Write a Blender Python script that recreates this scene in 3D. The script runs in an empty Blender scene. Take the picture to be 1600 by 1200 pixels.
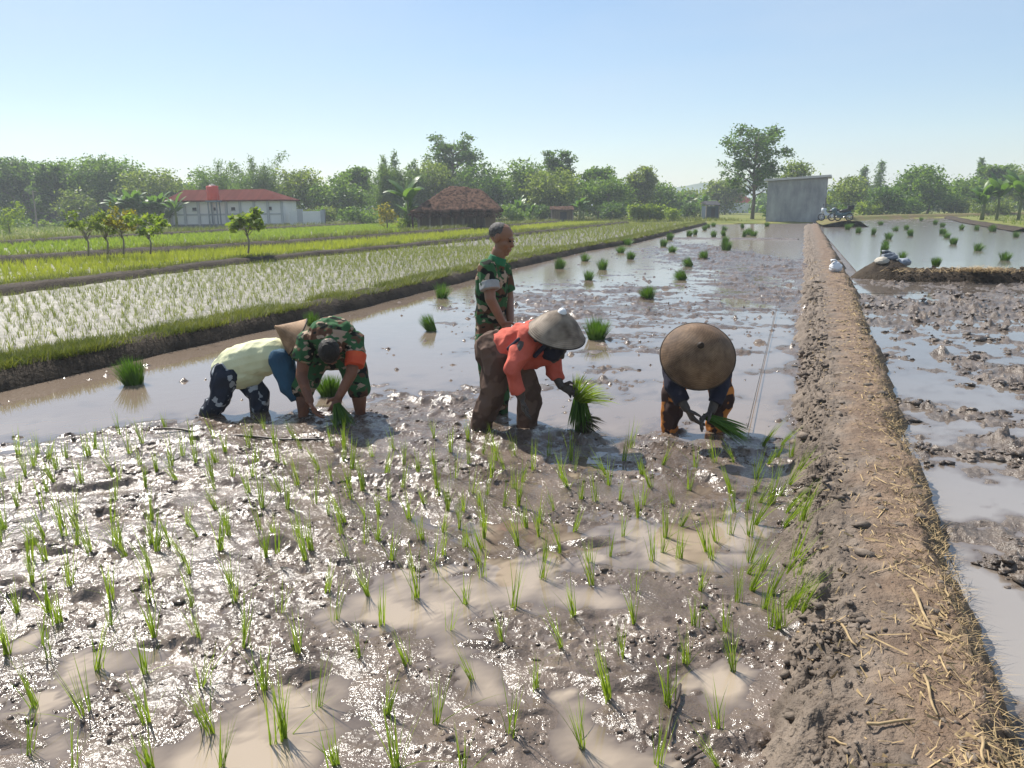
import bpy, math, random
import numpy as np
from mathutils import Vector, Matrix

C = bpy.context.scene.collection
SC = bpy.context.scene
PI = math.pi

# ------------------------------------------------------------------ camera, sky, sun, exposure
CAM_Z, PITCH, ROLL, FPX = 1.75, 13.0, 0.64, 1200.0
SUN_EL, SUN_AZ = 50.0, -36.0          # azimuth clockwise from +Y
SUN_POWER, SKY_POWER, EXPOSURE = 5.0, 0.082, 0.72
cam = bpy.data.objects.new('camera', bpy.data.cameras.new('camera'))
C.objects.link(cam)
cam.data.sensor_width = 36.0
cam.data.lens = 36.0 * FPX / 1600.0
cam.data.clip_start, cam.data.clip_end = 0.05, 6000
cam_rot = Matrix.Rotation(math.radians(90 - PITCH), 4, 'X') @ Matrix.Rotation(math.radians(-ROLL), 4, 'Z')
cam.matrix_world = Matrix.Translation((0, 0, CAM_Z)) @ cam_rot
SC.camera = cam
SC.view_settings.view_transform = 'Standard'
SC.view_settings.look = 'None'
SC.view_settings.gamma = 1
SC.view_settings.exposure = EXPOSURE
SC.cycles.use_denoising = True
SC.cycles.max_bounces = 6
SC.cycles.diffuse_bounces = 2
SC.cycles.glossy_bounces = 3
SC.cycles.transmission_bounces = 2
SC.cycles.volume_bounces = 0
SC.cycles.sample_clamp_indirect = 4.0

world = bpy.data.worlds.new('World')
SC.world = world
world.use_nodes = True
wn, wl = world.node_tree.nodes, world.node_tree.links
sky = wn.new('ShaderNodeTexSky')
sky.sky_type = 'NISHITA'
sky.sun_disc = False
sky.sun_elevation = math.radians(SUN_EL)
sky.sun_rotation = math.radians(SUN_AZ)
sky.altitude = 50
sky.air_density = 1.0
sky.dust_density = 0.5
sky.ozone_density = 1.0
hs = wn.new('ShaderNodeHueSaturation')
hs.inputs['Saturation'].default_value = 1.30
wl.new(sky.outputs[0], hs.inputs['Color'])
veil = wn.new('ShaderNodeMixRGB')               # thin even haze of the dry season over the whole sky
vtc = wn.new('ShaderNodeTexCoord')
vmp = wn.new('ShaderNodeMapping')
vmp.inputs['Scale'].default_value = (1.6, 1.6, 7.0)
vno = wn.new('ShaderNodeTexNoise')
vno.inputs['Scale'].default_value = 1.7
vno.inputs['Detail'].default_value = 5
vmr = wn.new('ShaderNodeMapRange')
vmr.inputs['From Min'].default_value, vmr.inputs['From Max'].default_value = 0.3, 0.7
vmr.inputs['To Min'].default_value, vmr.inputs['To Max'].default_value = 0.34, 0.56
wl.new(vtc.outputs['Generated'], vmp.inputs[0])
wl.new(vmp.outputs[0], vno.inputs['Vector'])
wl.new(vno.outputs[0], vmr.inputs[0])
wl.new(vmr.outputs[0], veil.inputs[0])
veil.inputs[2].default_value = (5.1, 5.85, 6.8, 1)
wl.new(hs.outputs[0], veil.inputs[1])
wl.new(veil.outputs[0], wn['Background'].inputs[0])
wn['Background'].inputs[1].default_value = SKY_POWER

sun = bpy.data.objects.new('sun', bpy.data.lights.new('sun', 'SUN'))
C.objects.link(sun)
sun.data.energy = SUN_POWER
sun.data.angle = math.radians(0.53)
sun.data.color = (1.0, 0.95, 0.87)
_e, _a = math.radians(SUN_EL), math.radians(SUN_AZ)
SUN_DIR = Vector((math.sin(_a) * math.cos(_e), math.cos(_a) * math.cos(_e), math.sin(_e)))
sun.rotation_euler = SUN_DIR.to_track_quat('Z', 'Y').to_euler()

# ------------------------------------------------------------------ helpers
RM = np.array(cam_rot.to_3x3())
CP = np.array([0, 0, CAM_Z])


def ray(px, py):
    return RM @ np.array([(px - 800) / FPX, -(py - 600) / FPX, -1.0])


def at(px, py, z=0.0):                      # the place on level z seen at a point of the photograph
    d = ray(px, py)
    return Vector(CP + d * (z - CAM_Z) / d[2])


def atd(px, py, y):                         # the place at distance y ahead
    d = ray(px, py)
    return Vector(CP + d * y / d[1])


_perm = np.random.RandomState(7).permutation(256)
_perm = np.concatenate([_perm, _perm, _perm])
_ga = np.random.RandomState(8).uniform(0, 2 * PI, 256)
_gx, _gy = np.cos(_ga), np.sin(_ga)
_g3 = np.random.RandomState(9).normal(size=(256, 3))
_g3 /= np.linalg.norm(_g3, axis=1)[:, None]


def _fade(t):
    return t * t * t * (t * (t * 6 - 15) + 10)


def perlin2(x, y, seed=0):
    x = np.asarray(x, float) + seed * 17.31
    y = np.asarray(y, float) + seed * 9.77
    xi, yi = np.floor(x).astype(int), np.floor(y).astype(int)
    xf, yf = x - xi, y - yi
    xi &= 255
    yi &= 255
    u, v = _fade(xf), _fade(yf)

    def g(ix, iy, dx, dy):
        h = _perm[_perm[ix & 255] + (iy & 255)]
        return _gx[h] * dx + _gy[h] * dy
    a = g(xi, yi, xf, yf)
    b = g(xi + 1, yi, xf - 1, yf)
    c = g(xi, yi + 1, xf, yf - 1)
    d = g(xi + 1, yi + 1, xf - 1, yf - 1)
    return (a * (1 - u) + b * u) * (1 - v) + (c * (1 - u) + d * u) * v * 1.0


def fbm2(x, y, octv=4, seed=0, gain=0.5, ridged=False):
    s, amp, f = 0.0, 1.0, 1.0
    for k in range(octv):
        n = perlin2(x * f, y * f, seed + k * 3)
        if ridged:
            n = 0.5 - np.abs(n) * 1.6
        s = s + n * amp
        amp *= gain
        f *= 2.03
    return s


def perlin3(p, seed=0):
    p = p + seed * 13.7
    i = np.floor(p).astype(int)
    f = p - i
    u = _fade(f)
    out = 0.0
    for dx in (0, 1):
        for dy in (0, 1):
            for dz in (0, 1):
                h = _perm[_perm[_perm[(i[:, 0] + dx) & 255] + ((i[:, 1] + dy) & 255)] + ((i[:, 2] + dz) & 255)]
                g = _g3[h]
                w = (u[:, 0] if dx else 1 - u[:, 0]) * (u[:, 1] if dy else 1 - u[:, 1]) * (u[:, 2] if dz else 1 - u[:, 2])
                out = out + w * (g[:, 0] * (f[:, 0] - dx) + g[:, 1] * (f[:, 1] - dy) + g[:, 2] * (f[:, 2] - dz))
    return out


def tag(o, label=None, cat=None, group=None, kind=None):
    if label:
        o['label'] = label
    if cat:
        o['category'] = cat
    if group:
        o['group'] = group
    if kind:
        o['kind'] = kind
    return o


def mesh_from(name, V, Fq, smooth=False):
    V = np.asarray(V, np.float32)
    me = bpy.data.meshes.new(name)
    if isinstance(Fq, np.ndarray):
        n, k = Fq.shape
        me.vertices.add(len(V))
        me.vertices.foreach_set('co', V.ravel())
        me.loops.add(n * k)
        me.loops.foreach_set('vertex_index', Fq.astype(np.int32).ravel())
        me.polygons.add(n)
        me.polygons.foreach_set('loop_start', np.arange(0, n * k, k, dtype=np.int32))
        me.update(calc_edges=True)
    else:
        me.from_pydata([tuple(map(float, v)) for v in V], [], Fq)
    if smooth:
        me.polygons.foreach_set('use_smooth', np.ones(len(me.polygons), bool))
    return me


def link(name, me, mat=None, parent=None, loc=None, rotz=0.0):
    o = bpy.data.objects.new(name, me)
    C.objects.link(o)
    if me is not None and mat is not None and len(me.materials) == 0:
        me.materials.append(mat)
    if parent is not None:
        o.parent = parent
    if loc is not None:
        o.location = loc
    if rotz:
        o.rotation_euler = (0, 0, rotz)
    return o


def empty(name, loc, label, cat, group=None, rotz=0.0):
    o = bpy.data.objects.new(name, None)
    C.objects.link(o)
    o.location = loc
    o.rotation_euler = (0, 0, rotz)
    return tag(o, label, cat, group)


class MB:                                     # gathers shapes into one mesh
    def __init__(s):
        s.V, s.F = [], []

    def add(s, V, F):
        n = len(s.V)
        s.V += [tuple(v) for v in V]
        s.F += [tuple(i + n for i in f) for f in F]
        return s

    def box(s, c, d, rz=0.0, taper=1.0):
        cx, cy, cz = c
        hx, hy, hz = d[0] / 2, d[1] / 2, d[2] / 2
        P = []
        for sz, t in ((-1, 1.0), (1, taper)):
            for sx, sy in ((-1, -1), (1, -1), (1, 1), (-1, 1)):
                x, y = sx * hx * t, sy * hy * t
                P.append((cx + x * math.cos(rz) - y * math.sin(rz), cy + x * math.sin(rz) + y * math.cos(rz), cz + sz * hz))
        return s.add(P, [(3, 2, 1, 0), (4, 5, 6, 7), (0, 1, 5, 4), (1, 2, 6, 5), (2, 3, 7, 6), (3, 0, 4, 7)])

    def tube(s, pts, rads, n=8, cap=True):
        pts = [Vector(p) for p in pts]
        if not hasattr(rads, '__len__'):
            rads = [rads] * len(pts)
        V, F = [], []
        up = Vector((0.13, 0.21, 0.97))
        for i, p in enumerate(pts):
            t = (pts[min(i + 1, len(pts) - 1)] - pts[max(i - 1, 0)]).normalized()
            a = t.cross(up)
            if a.length < 0.05:
                a = t.cross(Vector((1, 0, 0)))
            a.normalize()
            b = t.cross(a)
            for k in range(n):
                w = 2 * PI * k / n
                V.append(p + (a * math.cos(w) + b * math.sin(w)) * rads[i])
        for i in range(len(pts) - 1):
            for k in range(n):
                k2 = (k + 1) % n
                F.append((i * n + k, i * n + k2, (i + 1) * n + k2, (i + 1) * n + k))
        if cap:
            F.append(tuple(range(n))[::-1])
            F.append(tuple((len(pts) - 1) * n + k for k in range(n)))
        return s.add(V, F)

    def lathe(s, prof, n=32, M=None):
        V, F = [], []
        for r, z in prof:
            for k in range(n):
                w = 2 * PI * k / n
                v = Vector((r * math.cos(w), r * math.sin(w), z))
                V.append(M @ v if M is not None else v)
        for i in range(len(prof) - 1):
            for k in range(n):
                k2 = (k + 1) % n
                F.append((i * n + k, i * n + k2, (i + 1) * n + k2, (i + 1) * n + k))
        return s.add(V, F)

    def mesh(s, name, smooth=False):
        return mesh_from(name, s.V, s.F, smooth)

    def build(s, name, mat, parent=None, smooth=False, bevel=0.0):
        o = link(name, s.mesh(name, smooth), mat, parent)
        if bevel:
            m = o.modifiers.new('bevel', 'BEVEL')
            m.width = bevel
            m.segments = 2
            m.limit_method = 'ANGLE'
        return o


def grid_faces(n, m):                       # n rows x m columns of vertices
    i = np.arange(n - 1)[:, None] * m + np.arange(m - 1)[None, :]
    i = i.ravel()
    return np.stack([i, i + 1, i + m + 1, i + m], 1)


def polyline(pts):
    P = np.array(pts, float)
    return lambda y: np.interp(y, P[:, 1], P[:, 0])


# ------------------------------------------------------------------ materials
def material(name):
    m = bpy.data.materials.new(name)
    m.use_nodes = True
    nt = m.node_tree
    return m, nt.nodes, nt.links, nt.nodes['Principled BSDF']


def rgb(n, c):
    n.default_value = (c[0], c[1], c[2], 1.0)


def noise_node(N, L, scale, detail=4.0, coord='Object', rough=0.55, stretch=None):
    tc = N.new('ShaderNodeTexCoord')
    t = N.new('ShaderNodeTexNoise')
    t.inputs['Scale'].default_value = scale
    t.inputs['Detail'].default_value = detail
    t.inputs['Roughness'].default_value = rough
    src = tc.outputs[coord]
    if stretch:
        mp = N.new('ShaderNodeMapping')
        mp.inputs['Scale'].default_value = stretch
        L.new(src, mp.inputs[0])
        src = mp.outputs[0]
    L.new(src, t.inputs['Vector'])
    return t


def ramp(N, L, src, stops, const=False):
    r = N.new('ShaderNodeValToRGB')
    if const:
        r.color_ramp.interpolation = 'CONSTANT'
    el = r.color_ramp.elements
    while len(el) < len(stops):
        el.new(0.5)
    for e, (p, c) in zip(el, stops):
        e.position = p
        e.color = (c[0], c[1], c[2], 1)
    L.new(src, r.inputs[0])
    return r


def plain(name, c1, c2=None, scale=6.0, rough=0.7, bump=0.0, bscale=40.0, spec=0.3, metal=0.0, stretch=None, coord='Object', lo=0.35, hi=0.65, bdist=0.02):
    m, N, L, P = material(name)
    P.inputs['Roughness'].default_value = rough
    P.inputs['Specular IOR Level'].default_value = spec
    P.inputs['Metallic'].default_value = metal
    if c2 is None:
        c2 = tuple(v * 0.8 for v in c1)
    t = noise_node(N, L, scale, 5, coord, 0.6, stretch)
    r = ramp(N, L, t.outputs[0], [(lo, c1), (hi, c2)])
    L.new(r.outputs[0], P.inputs['Base Color'])
    if bump:
        b = noise_node(N, L, bscale, 4, coord, 0.6, stretch)
        bm = N.new('ShaderNodeBump')
        bm.inputs['Strength'].default_value = bump
        bm.inputs['Distance'].default_value = bdist
        L.new(b.outputs[0], bm.inputs['Height'])
        L.new(bm.outputs[0], P.inputs['Normal'])
    return m


def leaf_mat(name, c1, c2, trans=0.4, scale=0.7, rough=0.5, tint=(1.25, 1.3, 0.55), island=True, spec=0.25):
    m, N, L, P = material(name)
    P.inputs['Roughness'].default_value = rough
    P.inputs['Specular IOR Level'].default_value = spec
    t = noise_node(N, L, scale, 3)
    src = t.outputs[0]
    if island:
        g = N.new('ShaderNodeNewGeometry')
        mx = N.new('ShaderNodeMath')
        mx.operation = 'MULTIPLY_ADD'
        L.new(g.outputs['Random Per Island'], mx.inputs[0])
        mx.inputs[1].default_value = 0.5
        ad = N.new('ShaderNodeMath')
        ad.operation = 'MULTIPLY_ADD'
        L.new(src, ad.inputs[0])
        ad.inputs[1].default_value = 1.0
        ad.inputs[2].default_value = -0.25
        L.new(ad.outputs[0], mx.inputs[2])
        src = mx.outputs[0]
    r = ramp(N, L, src, [(0.25, c1), (0.8, c2)])
    L.new(r.outputs[0], P.inputs['Base Color'])
    tr = N.new('ShaderNodeBsdfTranslucent')
    mul = N.new('ShaderNodeMixRGB')
    mul.blend_type = 'MULTIPLY'
    mul.inputs[0].default_value = 1.0
    L.new(r.outputs[0], mul.inputs[1])
    rgb(mul.inputs[2], tint)
    L.new(mul.outputs[0], tr.inputs[0])
    mix = N.new('ShaderNodeMixShader')
    mix.inputs[0].default_value = trans
    L.new(P.outputs[0], mix.inputs[1])
    L.new(tr.outputs[0], mix.inputs[2])
    L.new(mix.outputs[0], N['Material Output'].inputs[0])
    return m


def mud_mat(name, dark, light, rlo, rhi, bump=0.9, scales=(9, 34, 110), bd=0.03, spec=0.5, wts=(1.0, 0.5, 0.22)):
    m, N, L, P = material(name)
    t = noise_node(N, L, 3.0, 6)
    r = ramp(N, L, t.outputs[0], [(0.35, dark), (0.65, light)])
    L.new(r.outputs[0], P.inputs['Base Color'])
    t2 = noise_node(N, L, 5.0, 4)
    rr = N.new('ShaderNodeMapRange')
    rr.inputs['From Min'].default_value = 0.35
    rr.inputs['From Max'].default_value = 0.65
    rr.inputs['To Min'].default_value = rlo
    rr.inputs['To Max'].default_value = rhi
    L.new(t2.outputs[0], rr.inputs[0])
    L.new(rr.outputs[0], P.inputs['Roughness'])
    P.inputs['Specular IOR Level'].default_value = spec
    h = None
    for s, w in zip(scales, wts):
        n = noise_node(N, L, s, 3)
        mu = N.new('ShaderNodeMath')
        mu.operation = 'MULTIPLY_ADD'
        mu.inputs[1].default_value = w
        L.new(n.outputs[0], mu.inputs[0])
        if h is not None:
            L.new(h, mu.inputs[2])
        h = mu.outputs[0]
    b = N.new('ShaderNodeBump')
    b.inputs['Strength'].default_value = bump
    b.inputs['Distance'].default_value = bd
    L.new(h, b.inputs['Height'])
    L.new(b.outputs[0], P.inputs['Normal'])
    return m


def water_mat(name, near, far, y0, y1, bump=0.02, rfar=0.16, f0=14, f1=26):
    m, N, L, P = material(name)
    g = N.new('ShaderNodeNewGeometry')
    sp = N.new('ShaderNodeSeparateXYZ')
    L.new(g.outputs['Position'], sp.inputs[0])
    t = noise_node(N, L, 0.9, 4)
    ad = N.new('ShaderNodeMath')
    ad.operation = 'MULTIPLY_ADD'
    L.new(t.outputs[0], ad.inputs[0])
    ad.inputs[1].default_value = 3.0
    L.new(sp.outputs[1], ad.inputs[2])
    mr = N.new('ShaderNodeMapRange')
    mr.inputs['From Min'].default_value = y0 + 1.5
    mr.inputs['From Max'].default_value = y1 + 1.5
    L.new(ad.outputs[0], mr.inputs[0])
    r = ramp(N, L, mr.outputs[0], [(0.0, near), (1.0, far)])
    # shallow water lets the mud below show
    da = N.new('ShaderNodeAttribute')
    da.attribute_name = 'depth'
    dm = N.new('ShaderNodeMapRange')
    dm.inputs['From Min'].default_value, dm.inputs['From Max'].default_value = 0.0, 0.016
    L.new(da.outputs['Fac'], dm.inputs[0])
    n5 = noise_node(N, L, 7.0, 4)
    shal = ramp(N, L, n5.outputs[0], [(0.35, (0.085, 0.063, 0.048)), (0.65, (0.14, 0.108, 0.083))])
    dmx = N.new('ShaderNodeMixRGB')
    L.new(dm.outputs[0], dmx.inputs[0])
    L.new(shal.outputs[0], dmx.inputs[1])
    L.new(r.outputs[0], dmx.inputs[2])
    L.new(dmx.outputs[0], P.inputs['Base Color'])
    P.inputs['IOR'].default_value = 1.7
    # thin skin of stirred mud dulls the farther water
    rr = N.new('ShaderNodeMapRange')
    rr.inputs['From Min'].default_value, rr.inputs['From Max'].default_value = f0, f1
    rr.inputs['To Min'].default_value, rr.inputs['To Max'].default_value = 0.02, rfar
    L.new(ad.outputs[0], rr.inputs[0])
    L.new(rr.outputs[0], P.inputs['Roughness'])
    n = noise_node(N, L, 5.0, 2)
    b = N.new('ShaderNodeBump')
    b.inputs['Strength'].default_value = bump
    b.inputs['Distance'].default_value = 0.05
    L.new(n.outputs[0], b.inputs['Height'])
    L.new(b.outputs[0], P.inputs['Normal'])
    return m


def camo_mat(name, scale=7.0):
    m, N, L, P = material(name)
    P.inputs['Roughness'].default_value = 0.85
    P.inputs['Specular IOR Level'].default_value = 0.15
    base = None
    for k, (sc, thr, col) in enumerate([(1.0, 0.0, (0.035, 0.10, 0.04)), (0.9, 0.54, (0.10, 0.05, 0.03)), (1.15, 0.56, (0.012, 0.015, 0.012)), (1.3, 0.585, (0.34, 0.25, 0.18))]):
        if base is None:
            v = N.new('ShaderNodeRGB')
            rgb(v.outputs[0], col)
            base = v.outputs[0]
            continue
        tc = N.new('ShaderNodeTexCoord')
        mp = N.new('ShaderNodeMapping')
        mp.inputs['Location'].default_value = (k * 3.1, k * 1.7, k * 5.3)
        mp.inputs['Scale'].default_value = (1.0, 1.0, 1.5)
        L.new(tc.outputs['Object'], mp.inputs[0])
        t = N.new('ShaderNodeTexNoise')
        t.inputs['Scale'].default_value = scale * sc
        t.inputs['Detail'].default_value = 1.5
        L.new(mp.outputs[0], t.inputs['Vector'])
        g = N.new('ShaderNodeMapRange')
        g.inputs['From Min'].default_value = thr
        g.inputs['From Max'].default_value = thr + 0.035
        L.new(t.outputs[0], g.inputs[0])
        mx = N.new('ShaderNodeMixRGB')
        L.new(g.outputs[0], mx.inputs[0])
        L.new(base, mx.inputs[1])
        rgb(mx.inputs[2], col)
        base = mx.outputs[0]
    L.new(base, P.inputs['Base Color'])
    return m


def spot_mat(name, ground, spots, scale=9.0, thr=0.56, rough=0.85, mud_z=None):
    """cloth with blotches of a second colour; wet brown mud below mud_z (world height)"""
    m, N, L, P = material(name)
    P.inputs['Roughness'].default_value = rough
    P.inputs['Specular IOR Level'].default_value = 0.2
    t = noise_node(N, L, scale, 2.5)
    r = ramp(N, L, t.outputs[0], [(thr, ground), (thr + 0.03, spots)])
    out = r.outputs[0]
    if mud_z is not None:
        g = N.new('ShaderNodeNewGeometry')
        sp = N.new('ShaderNodeSeparateXYZ')
        L.new(g.outputs['Position'], sp.inputs[0])
        n = noise_node(N, L, 11, 3)
        ad = N.new('ShaderNodeMath')
        ad.operation = 'MULTIPLY_ADD'
        ad.inputs[1].default_value = 0.16
        L.new(n.outputs[0], ad.inputs[0])
        L.new(sp.outputs[2], ad.inputs[2])
        mr = N.new('ShaderNodeMapRange')
        mr.inputs['From Min'].default_value = mud_z + 0.06
        mr.inputs['From Max'].default_value = mud_z + 0.12
        L.new(ad.outputs[0], mr.inputs[0])
        mx = N.new('ShaderNodeMixRGB')
        L.new(mr.outputs[0], mx.inputs[0])
        rgb(mx.inputs[1], (0.075, 0.056, 0.045))
        L.new(out, mx.inputs[2])
        out = mx.outputs[0]
    L.new(out, P.inputs['Base Color'])
    b = noise_node(N, L, 60, 3)
    bm = N.new('ShaderNodeBump')
    bm.inputs['Strength'].default_value = 0.25
    bm.inputs['Distance'].default_value = 0.01
    L.new(b.outputs[0], bm.inputs['Height'])
    L.new(bm.outputs[0], P.inputs['Normal'])
    return m


MUD = mud_mat('wet_mud', (0.082, 0.061, 0.047), (0.158, 0.121, 0.095), 0.10, 0.25, 1.0, (14, 52, 130), 0.0115, 0.42, (0.55, 0.55, 0.16))
MUD_RIGHT = mud_mat('clod_mud', (0.075, 0.057, 0.044), (0.150, 0.118, 0.093), 0.26, 0.42, 1.0, (12, 40, 110), 0.024, 0.45)
MUD_PALE = mud_mat('pale_field_mud', (0.115, 0.102, 0.078), (0.20, 0.182, 0.145), 0.42, 0.62, 1.0, (6, 20, 60), 0.03, spec=0.28)
WATER = water_mat('muddy_water', (0.33, 0.265, 0.195), (0.185, 0.142, 0.108), 2.8, 6.5)
WATER_RIGHT = water_mat('grey_muddy_water', (0.26, 0.235, 0.21), (0.13, 0.11, 0.095), 2.0, 9.0)

# ------------------------------------------------------------------ terrain
rng = np.random.RandomState(11)
XL = polyline([(-8.2, 0.0), (-5.13, 7.49), (-2.75, 13.48), (0.1, 22.4), (3.15, 31), (6.2, 37.6), (17.6, 70), (22, 84)])   # right toe of the long grassy bund
B2 = polyline([(-14.5, 0), (-12.3, 10), (-10.7, 15.6), (-8.5, 25), (-5.6, 31.2), (-1.5, 41), (7.6, 65), (14, 84)])
B3 = polyline([(-26, 4), (-20, 17), (-16.8, 25.6), (-13.6, 31), (-10.4, 36), (-2.2, 57), (6, 80)])
B4 = polyline([(-40, 10), (-30, 32), (-26, 40), (-21, 58), (-14, 80)])


def XP(y):                                  # left toe of the foot path
    return 0.376 * np.asarray(y, float) + 0.03


def PW(y):
    return np.clip(1 + 0.03 * (np.asarray(y, float) - 2), 1, 1.4)


def geo(a, b, ratio):
    n = int(math.log(b / a) / ratio) + 2
    return a * np.exp(np.linspace(0, math.log(b / a), n))


def blobs_world(L):
    out = []
    for px, py, rx, ry, b in L:
        c = at(px, py)
        d = c.y / math.cos(math.radians(PITCH)) * 1.02
        y1, y2 = at(px, py - ry).y, at(px, py + ry).y
        out.append((c.x, c.y, rx * d / FPX, abs(y1 - y2) / 2, b))
    return out


PLANT_FRONT = [at(*p) for p in [(-400, 760), (0, 706), (250, 655), (440, 672), (740, 684), (900, 705), (1010, 722), (1240, 690)]]
_pf = np.array([(p.x, p.y) for p in PLANT_FRONT])
_pf = _pf[np.argsort(_pf[:, 0])]
BL = blobs_world([
    (600, 980, 170, 55, -.026), (850, 905, 150, 40, -.026), (760, 835, 120, 28, -.016), (480, 1120, 160, 60, -.024), (760, 1080, 80, 60, -.022),
    (900, 1130, 70, 60, -.024), (1150, 1080, 110, 70, -.032), (1110, 850, 130, 50, -.03), (1010, 960, 80, 40, -.018), (60, 1110, 90, 40, -.016),
    (160, 1030, 70, 26, -.016), (300, 960, 90, 30, -.010), (560, 780, 60, 25, -.02), (860, 760, 110, 30, -.014), (1000, 1190, 120, 40, -.02), (330, 1190, 130, 25, -.02),
    (200, 780, 330, 90, .017), (480, 740, 160, 60, .018), (1030, 1000, 80, 45, .026), (830, 1060, 70, 40, .02), (800, 1150, 70, 50, .022),
    (640, 1000, 60, 25, .02), (430, 1000, 110, 40, .014), (700, 760, 90, 40, .02), (1050, 1140, 60, 60, .018), (380, 860, 150, 60, .012),
    (650, 640, 130, 40, .036), (480, 670, 200, 25, .03), (800, 690, 110, 26, .03), (950, 600, 90, 22, .018), (860, 480, 150, 40, .020), (1040, 470, 150, 45, .016), (1070, 540, 60, 14, .016),
    (1150, 425, 70, 45, .018), (1232, 415, 40, 45, .045), (1215, 470, 40, 40, .02), (1020, 690, 120, 24, .03), (1100, 400, 120, 18, .014), (300, 690, 150, 22, .012)])


def fieldbias(x, y, blobs):
    b = np.zeros_like(x)
    for cx, cy, rx, ry, v in blobs:
        e = ((x - cx) / rx) ** 2 + ((y - cy) / ry) ** 2
        b += v * np.exp(-e * 0.9)
    return b


def h_main(x, y):
    x, y = np.asarray(x, float), np.asarray(y, float)
    front = np.interp(x, _pf[:, 0], _pf[:, 1])
    planted = 1 / (1 + np.exp((y - front) * 5))
    h = -0.026 * (1 - planted) + 0.010 * planted + fieldbias(x, y, BL)
    near = np.clip(1.5 - y / 16, 0.4, 1)
    big = fbm2(x * 1.7, y * 1.7, 3, 1)
    mid = fbm2(x * 5.2, y * 5.2, 3, 5)
    rid = fbm2(x * 11, y * 11, 3, 9, ridged=True)
    calm = np.clip((h + 0.034) / 0.03, 0.12, 1)
    crumb = np.clip(fbm2(x * 2.3, y * 2.9, 3, 25) * 1.8 + 0.62, 0.12, 1.15) * calm
    h = h + 0.022 * big + 0.013 * mid * (0.35 + 0.65 * calm) + crumb * (0.009 * rid + near * (0.0095 * fbm2(x * 20, y * 20, 2, 15) + 0.0075 * fbm2(x * 47, y * 47, 2, 3)))
    # torn ridges and footprint rims
    rg = np.clip(fbm2(x * 2.0 + 0.3 * y, y * 4.2, 3, 27) - 0.30, 0, 1)
    h = h + 0.13 * rg * calm * planted
    ft = np.clip(perlin2(x * 3.7, y * 3.2, 29) + 0.35 * fbm2(x * 9, y * 9, 2, 26) - 0.40, 0, 1)
    h = h - 0.11 * ft * calm
    # scattered clods in the open water
    cl = perlin2(x * 3.1, y * 3.1, 21) * 0.6 + perlin2(x * 7.3, y * 7.3, 22) * 0.5
    h = h + np.clip(cl - 0.36, 0, 1) * 0.30 * (1 - planted)
    st = fbm2(x * 1.1 + y * 0.4, y * 1.6, 4, 23) + 0.5 * perlin2(x * 9, y * 6, 24)
    h = h + np.clip(st - 0.05, 0, 0.6) * 0.075 * (1 - planted) * (0.25 + np.clip(fieldbias(x, y, BL), 0, 0.03) * 40)
    h = h + np.clip(perlin2(x * 13, y * 9, 28) + 0.5 * perlin2(x * 2.2, y * 2.2, 30) - 0.52, 0, 1) * 0.16 * (1 - planted)
    # toe of the path rises from the mud
    d = np.clip((x - XP(y) + 0.30) / 0.5, 0, 1)
    h = h + d * d * 0.07
    return np.clip(h, -0.10, 0.2)


def fan(xl, xr, ys, m, hfun, name, mat):
    s = np.linspace(0, 1, m)[None, :]
    Y = np.repeat(ys[:, None], m, 1)
    X = xl(ys)[:, None] * (1 - s) + xr(ys)[:, None] * s
    Z = hfun(X.ravel(), Y.ravel())
    V = np.stack([X.ravel(), Y.ravel(), Z], 1)
    o = link(name, mesh_from(name, V, grid_faces(len(ys), m), True), mat)
    return tag(o, kind='structure')


def sheet(name, pts, z, mat):
    V = [(x, y, z) for x, y in pts]
    o = link(name, mesh_from(name, V, [tuple(range(len(V)))]), mat)
    if name == 'water':
        o.data.attributes.new('depth', 'FLOAT', 'POINT').data.foreach_set('value', np.full(len(V), 0.05, np.float32))
    return tag(o, kind='structure')


def wet(xl, xr, ys, m, hfun, z, mat):
    """still water over the mud; 'depth' tells how deep it stands"""
    s = np.linspace(0, 1, m)[None, :]
    Y = np.repeat(ys[:, None], m, 1)
    X = xl(ys)[:, None] * (1 - s) + xr(ys)[:, None] * s
    V = np.stack([X.ravel(), Y.ravel(), np.full(X.size, z)], 1)
    o = link('water', mesh_from('water', V, grid_faces(len(ys), m), True), mat)
    a = o.data.attributes.new('depth', 'FLOAT', 'POINT')
    a.data.foreach_set('value', (z - hfun(X.ravel(), Y.ravel())).astype(np.float32))
    return tag(o, kind='structure')


# one ground sheet to the horizon, lower under the flooded fields
GROUND = plain('meadow_ground', (0.10, 0.13, 0.032), (0.20, 0.19, 0.06), 0.35, 0.9, 0.7, 6.0, 0.1, bdist=0.15)
gxs = np.concatenate([-np.geomspace(3000, 90, 22), np.linspace(-88, 88, 145), np.geomspace(90, 3000, 22)])
gys = np.concatenate([np.linspace(-30, 110, 130), np.geomspace(112, 3500, 26)])
GX, GY = np.meshgrid(gxs, gys)


def h_ground(x, y):
    wet_l = (x > B4(y) + 0.6) & (y < 82) & (x < XP(y) + 1)
    rx = np.where(y < 44, 70.0, np.interp(y, [44, 46, 89], [34, 30.5, 49.5]))
    wet_r = (x >= XP(y) - 1) & (x < rx) & (y < np.interp(x, [30, 50], [80, 88]))
    return np.where(wet_l | wet_r, -0.16, 0.10 + 0.06 * fbm2(x * 0.2, y * 0.2, 3, 2))


V = np.stack([GX.ravel(), GY.ravel(), h_ground(GX.ravel(), GY.ravel())], 1)
tag(link('ground', mesh_from('ground', V, grid_faces(len(gys), len(gxs)), True), GROUND), kind='structure')

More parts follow.
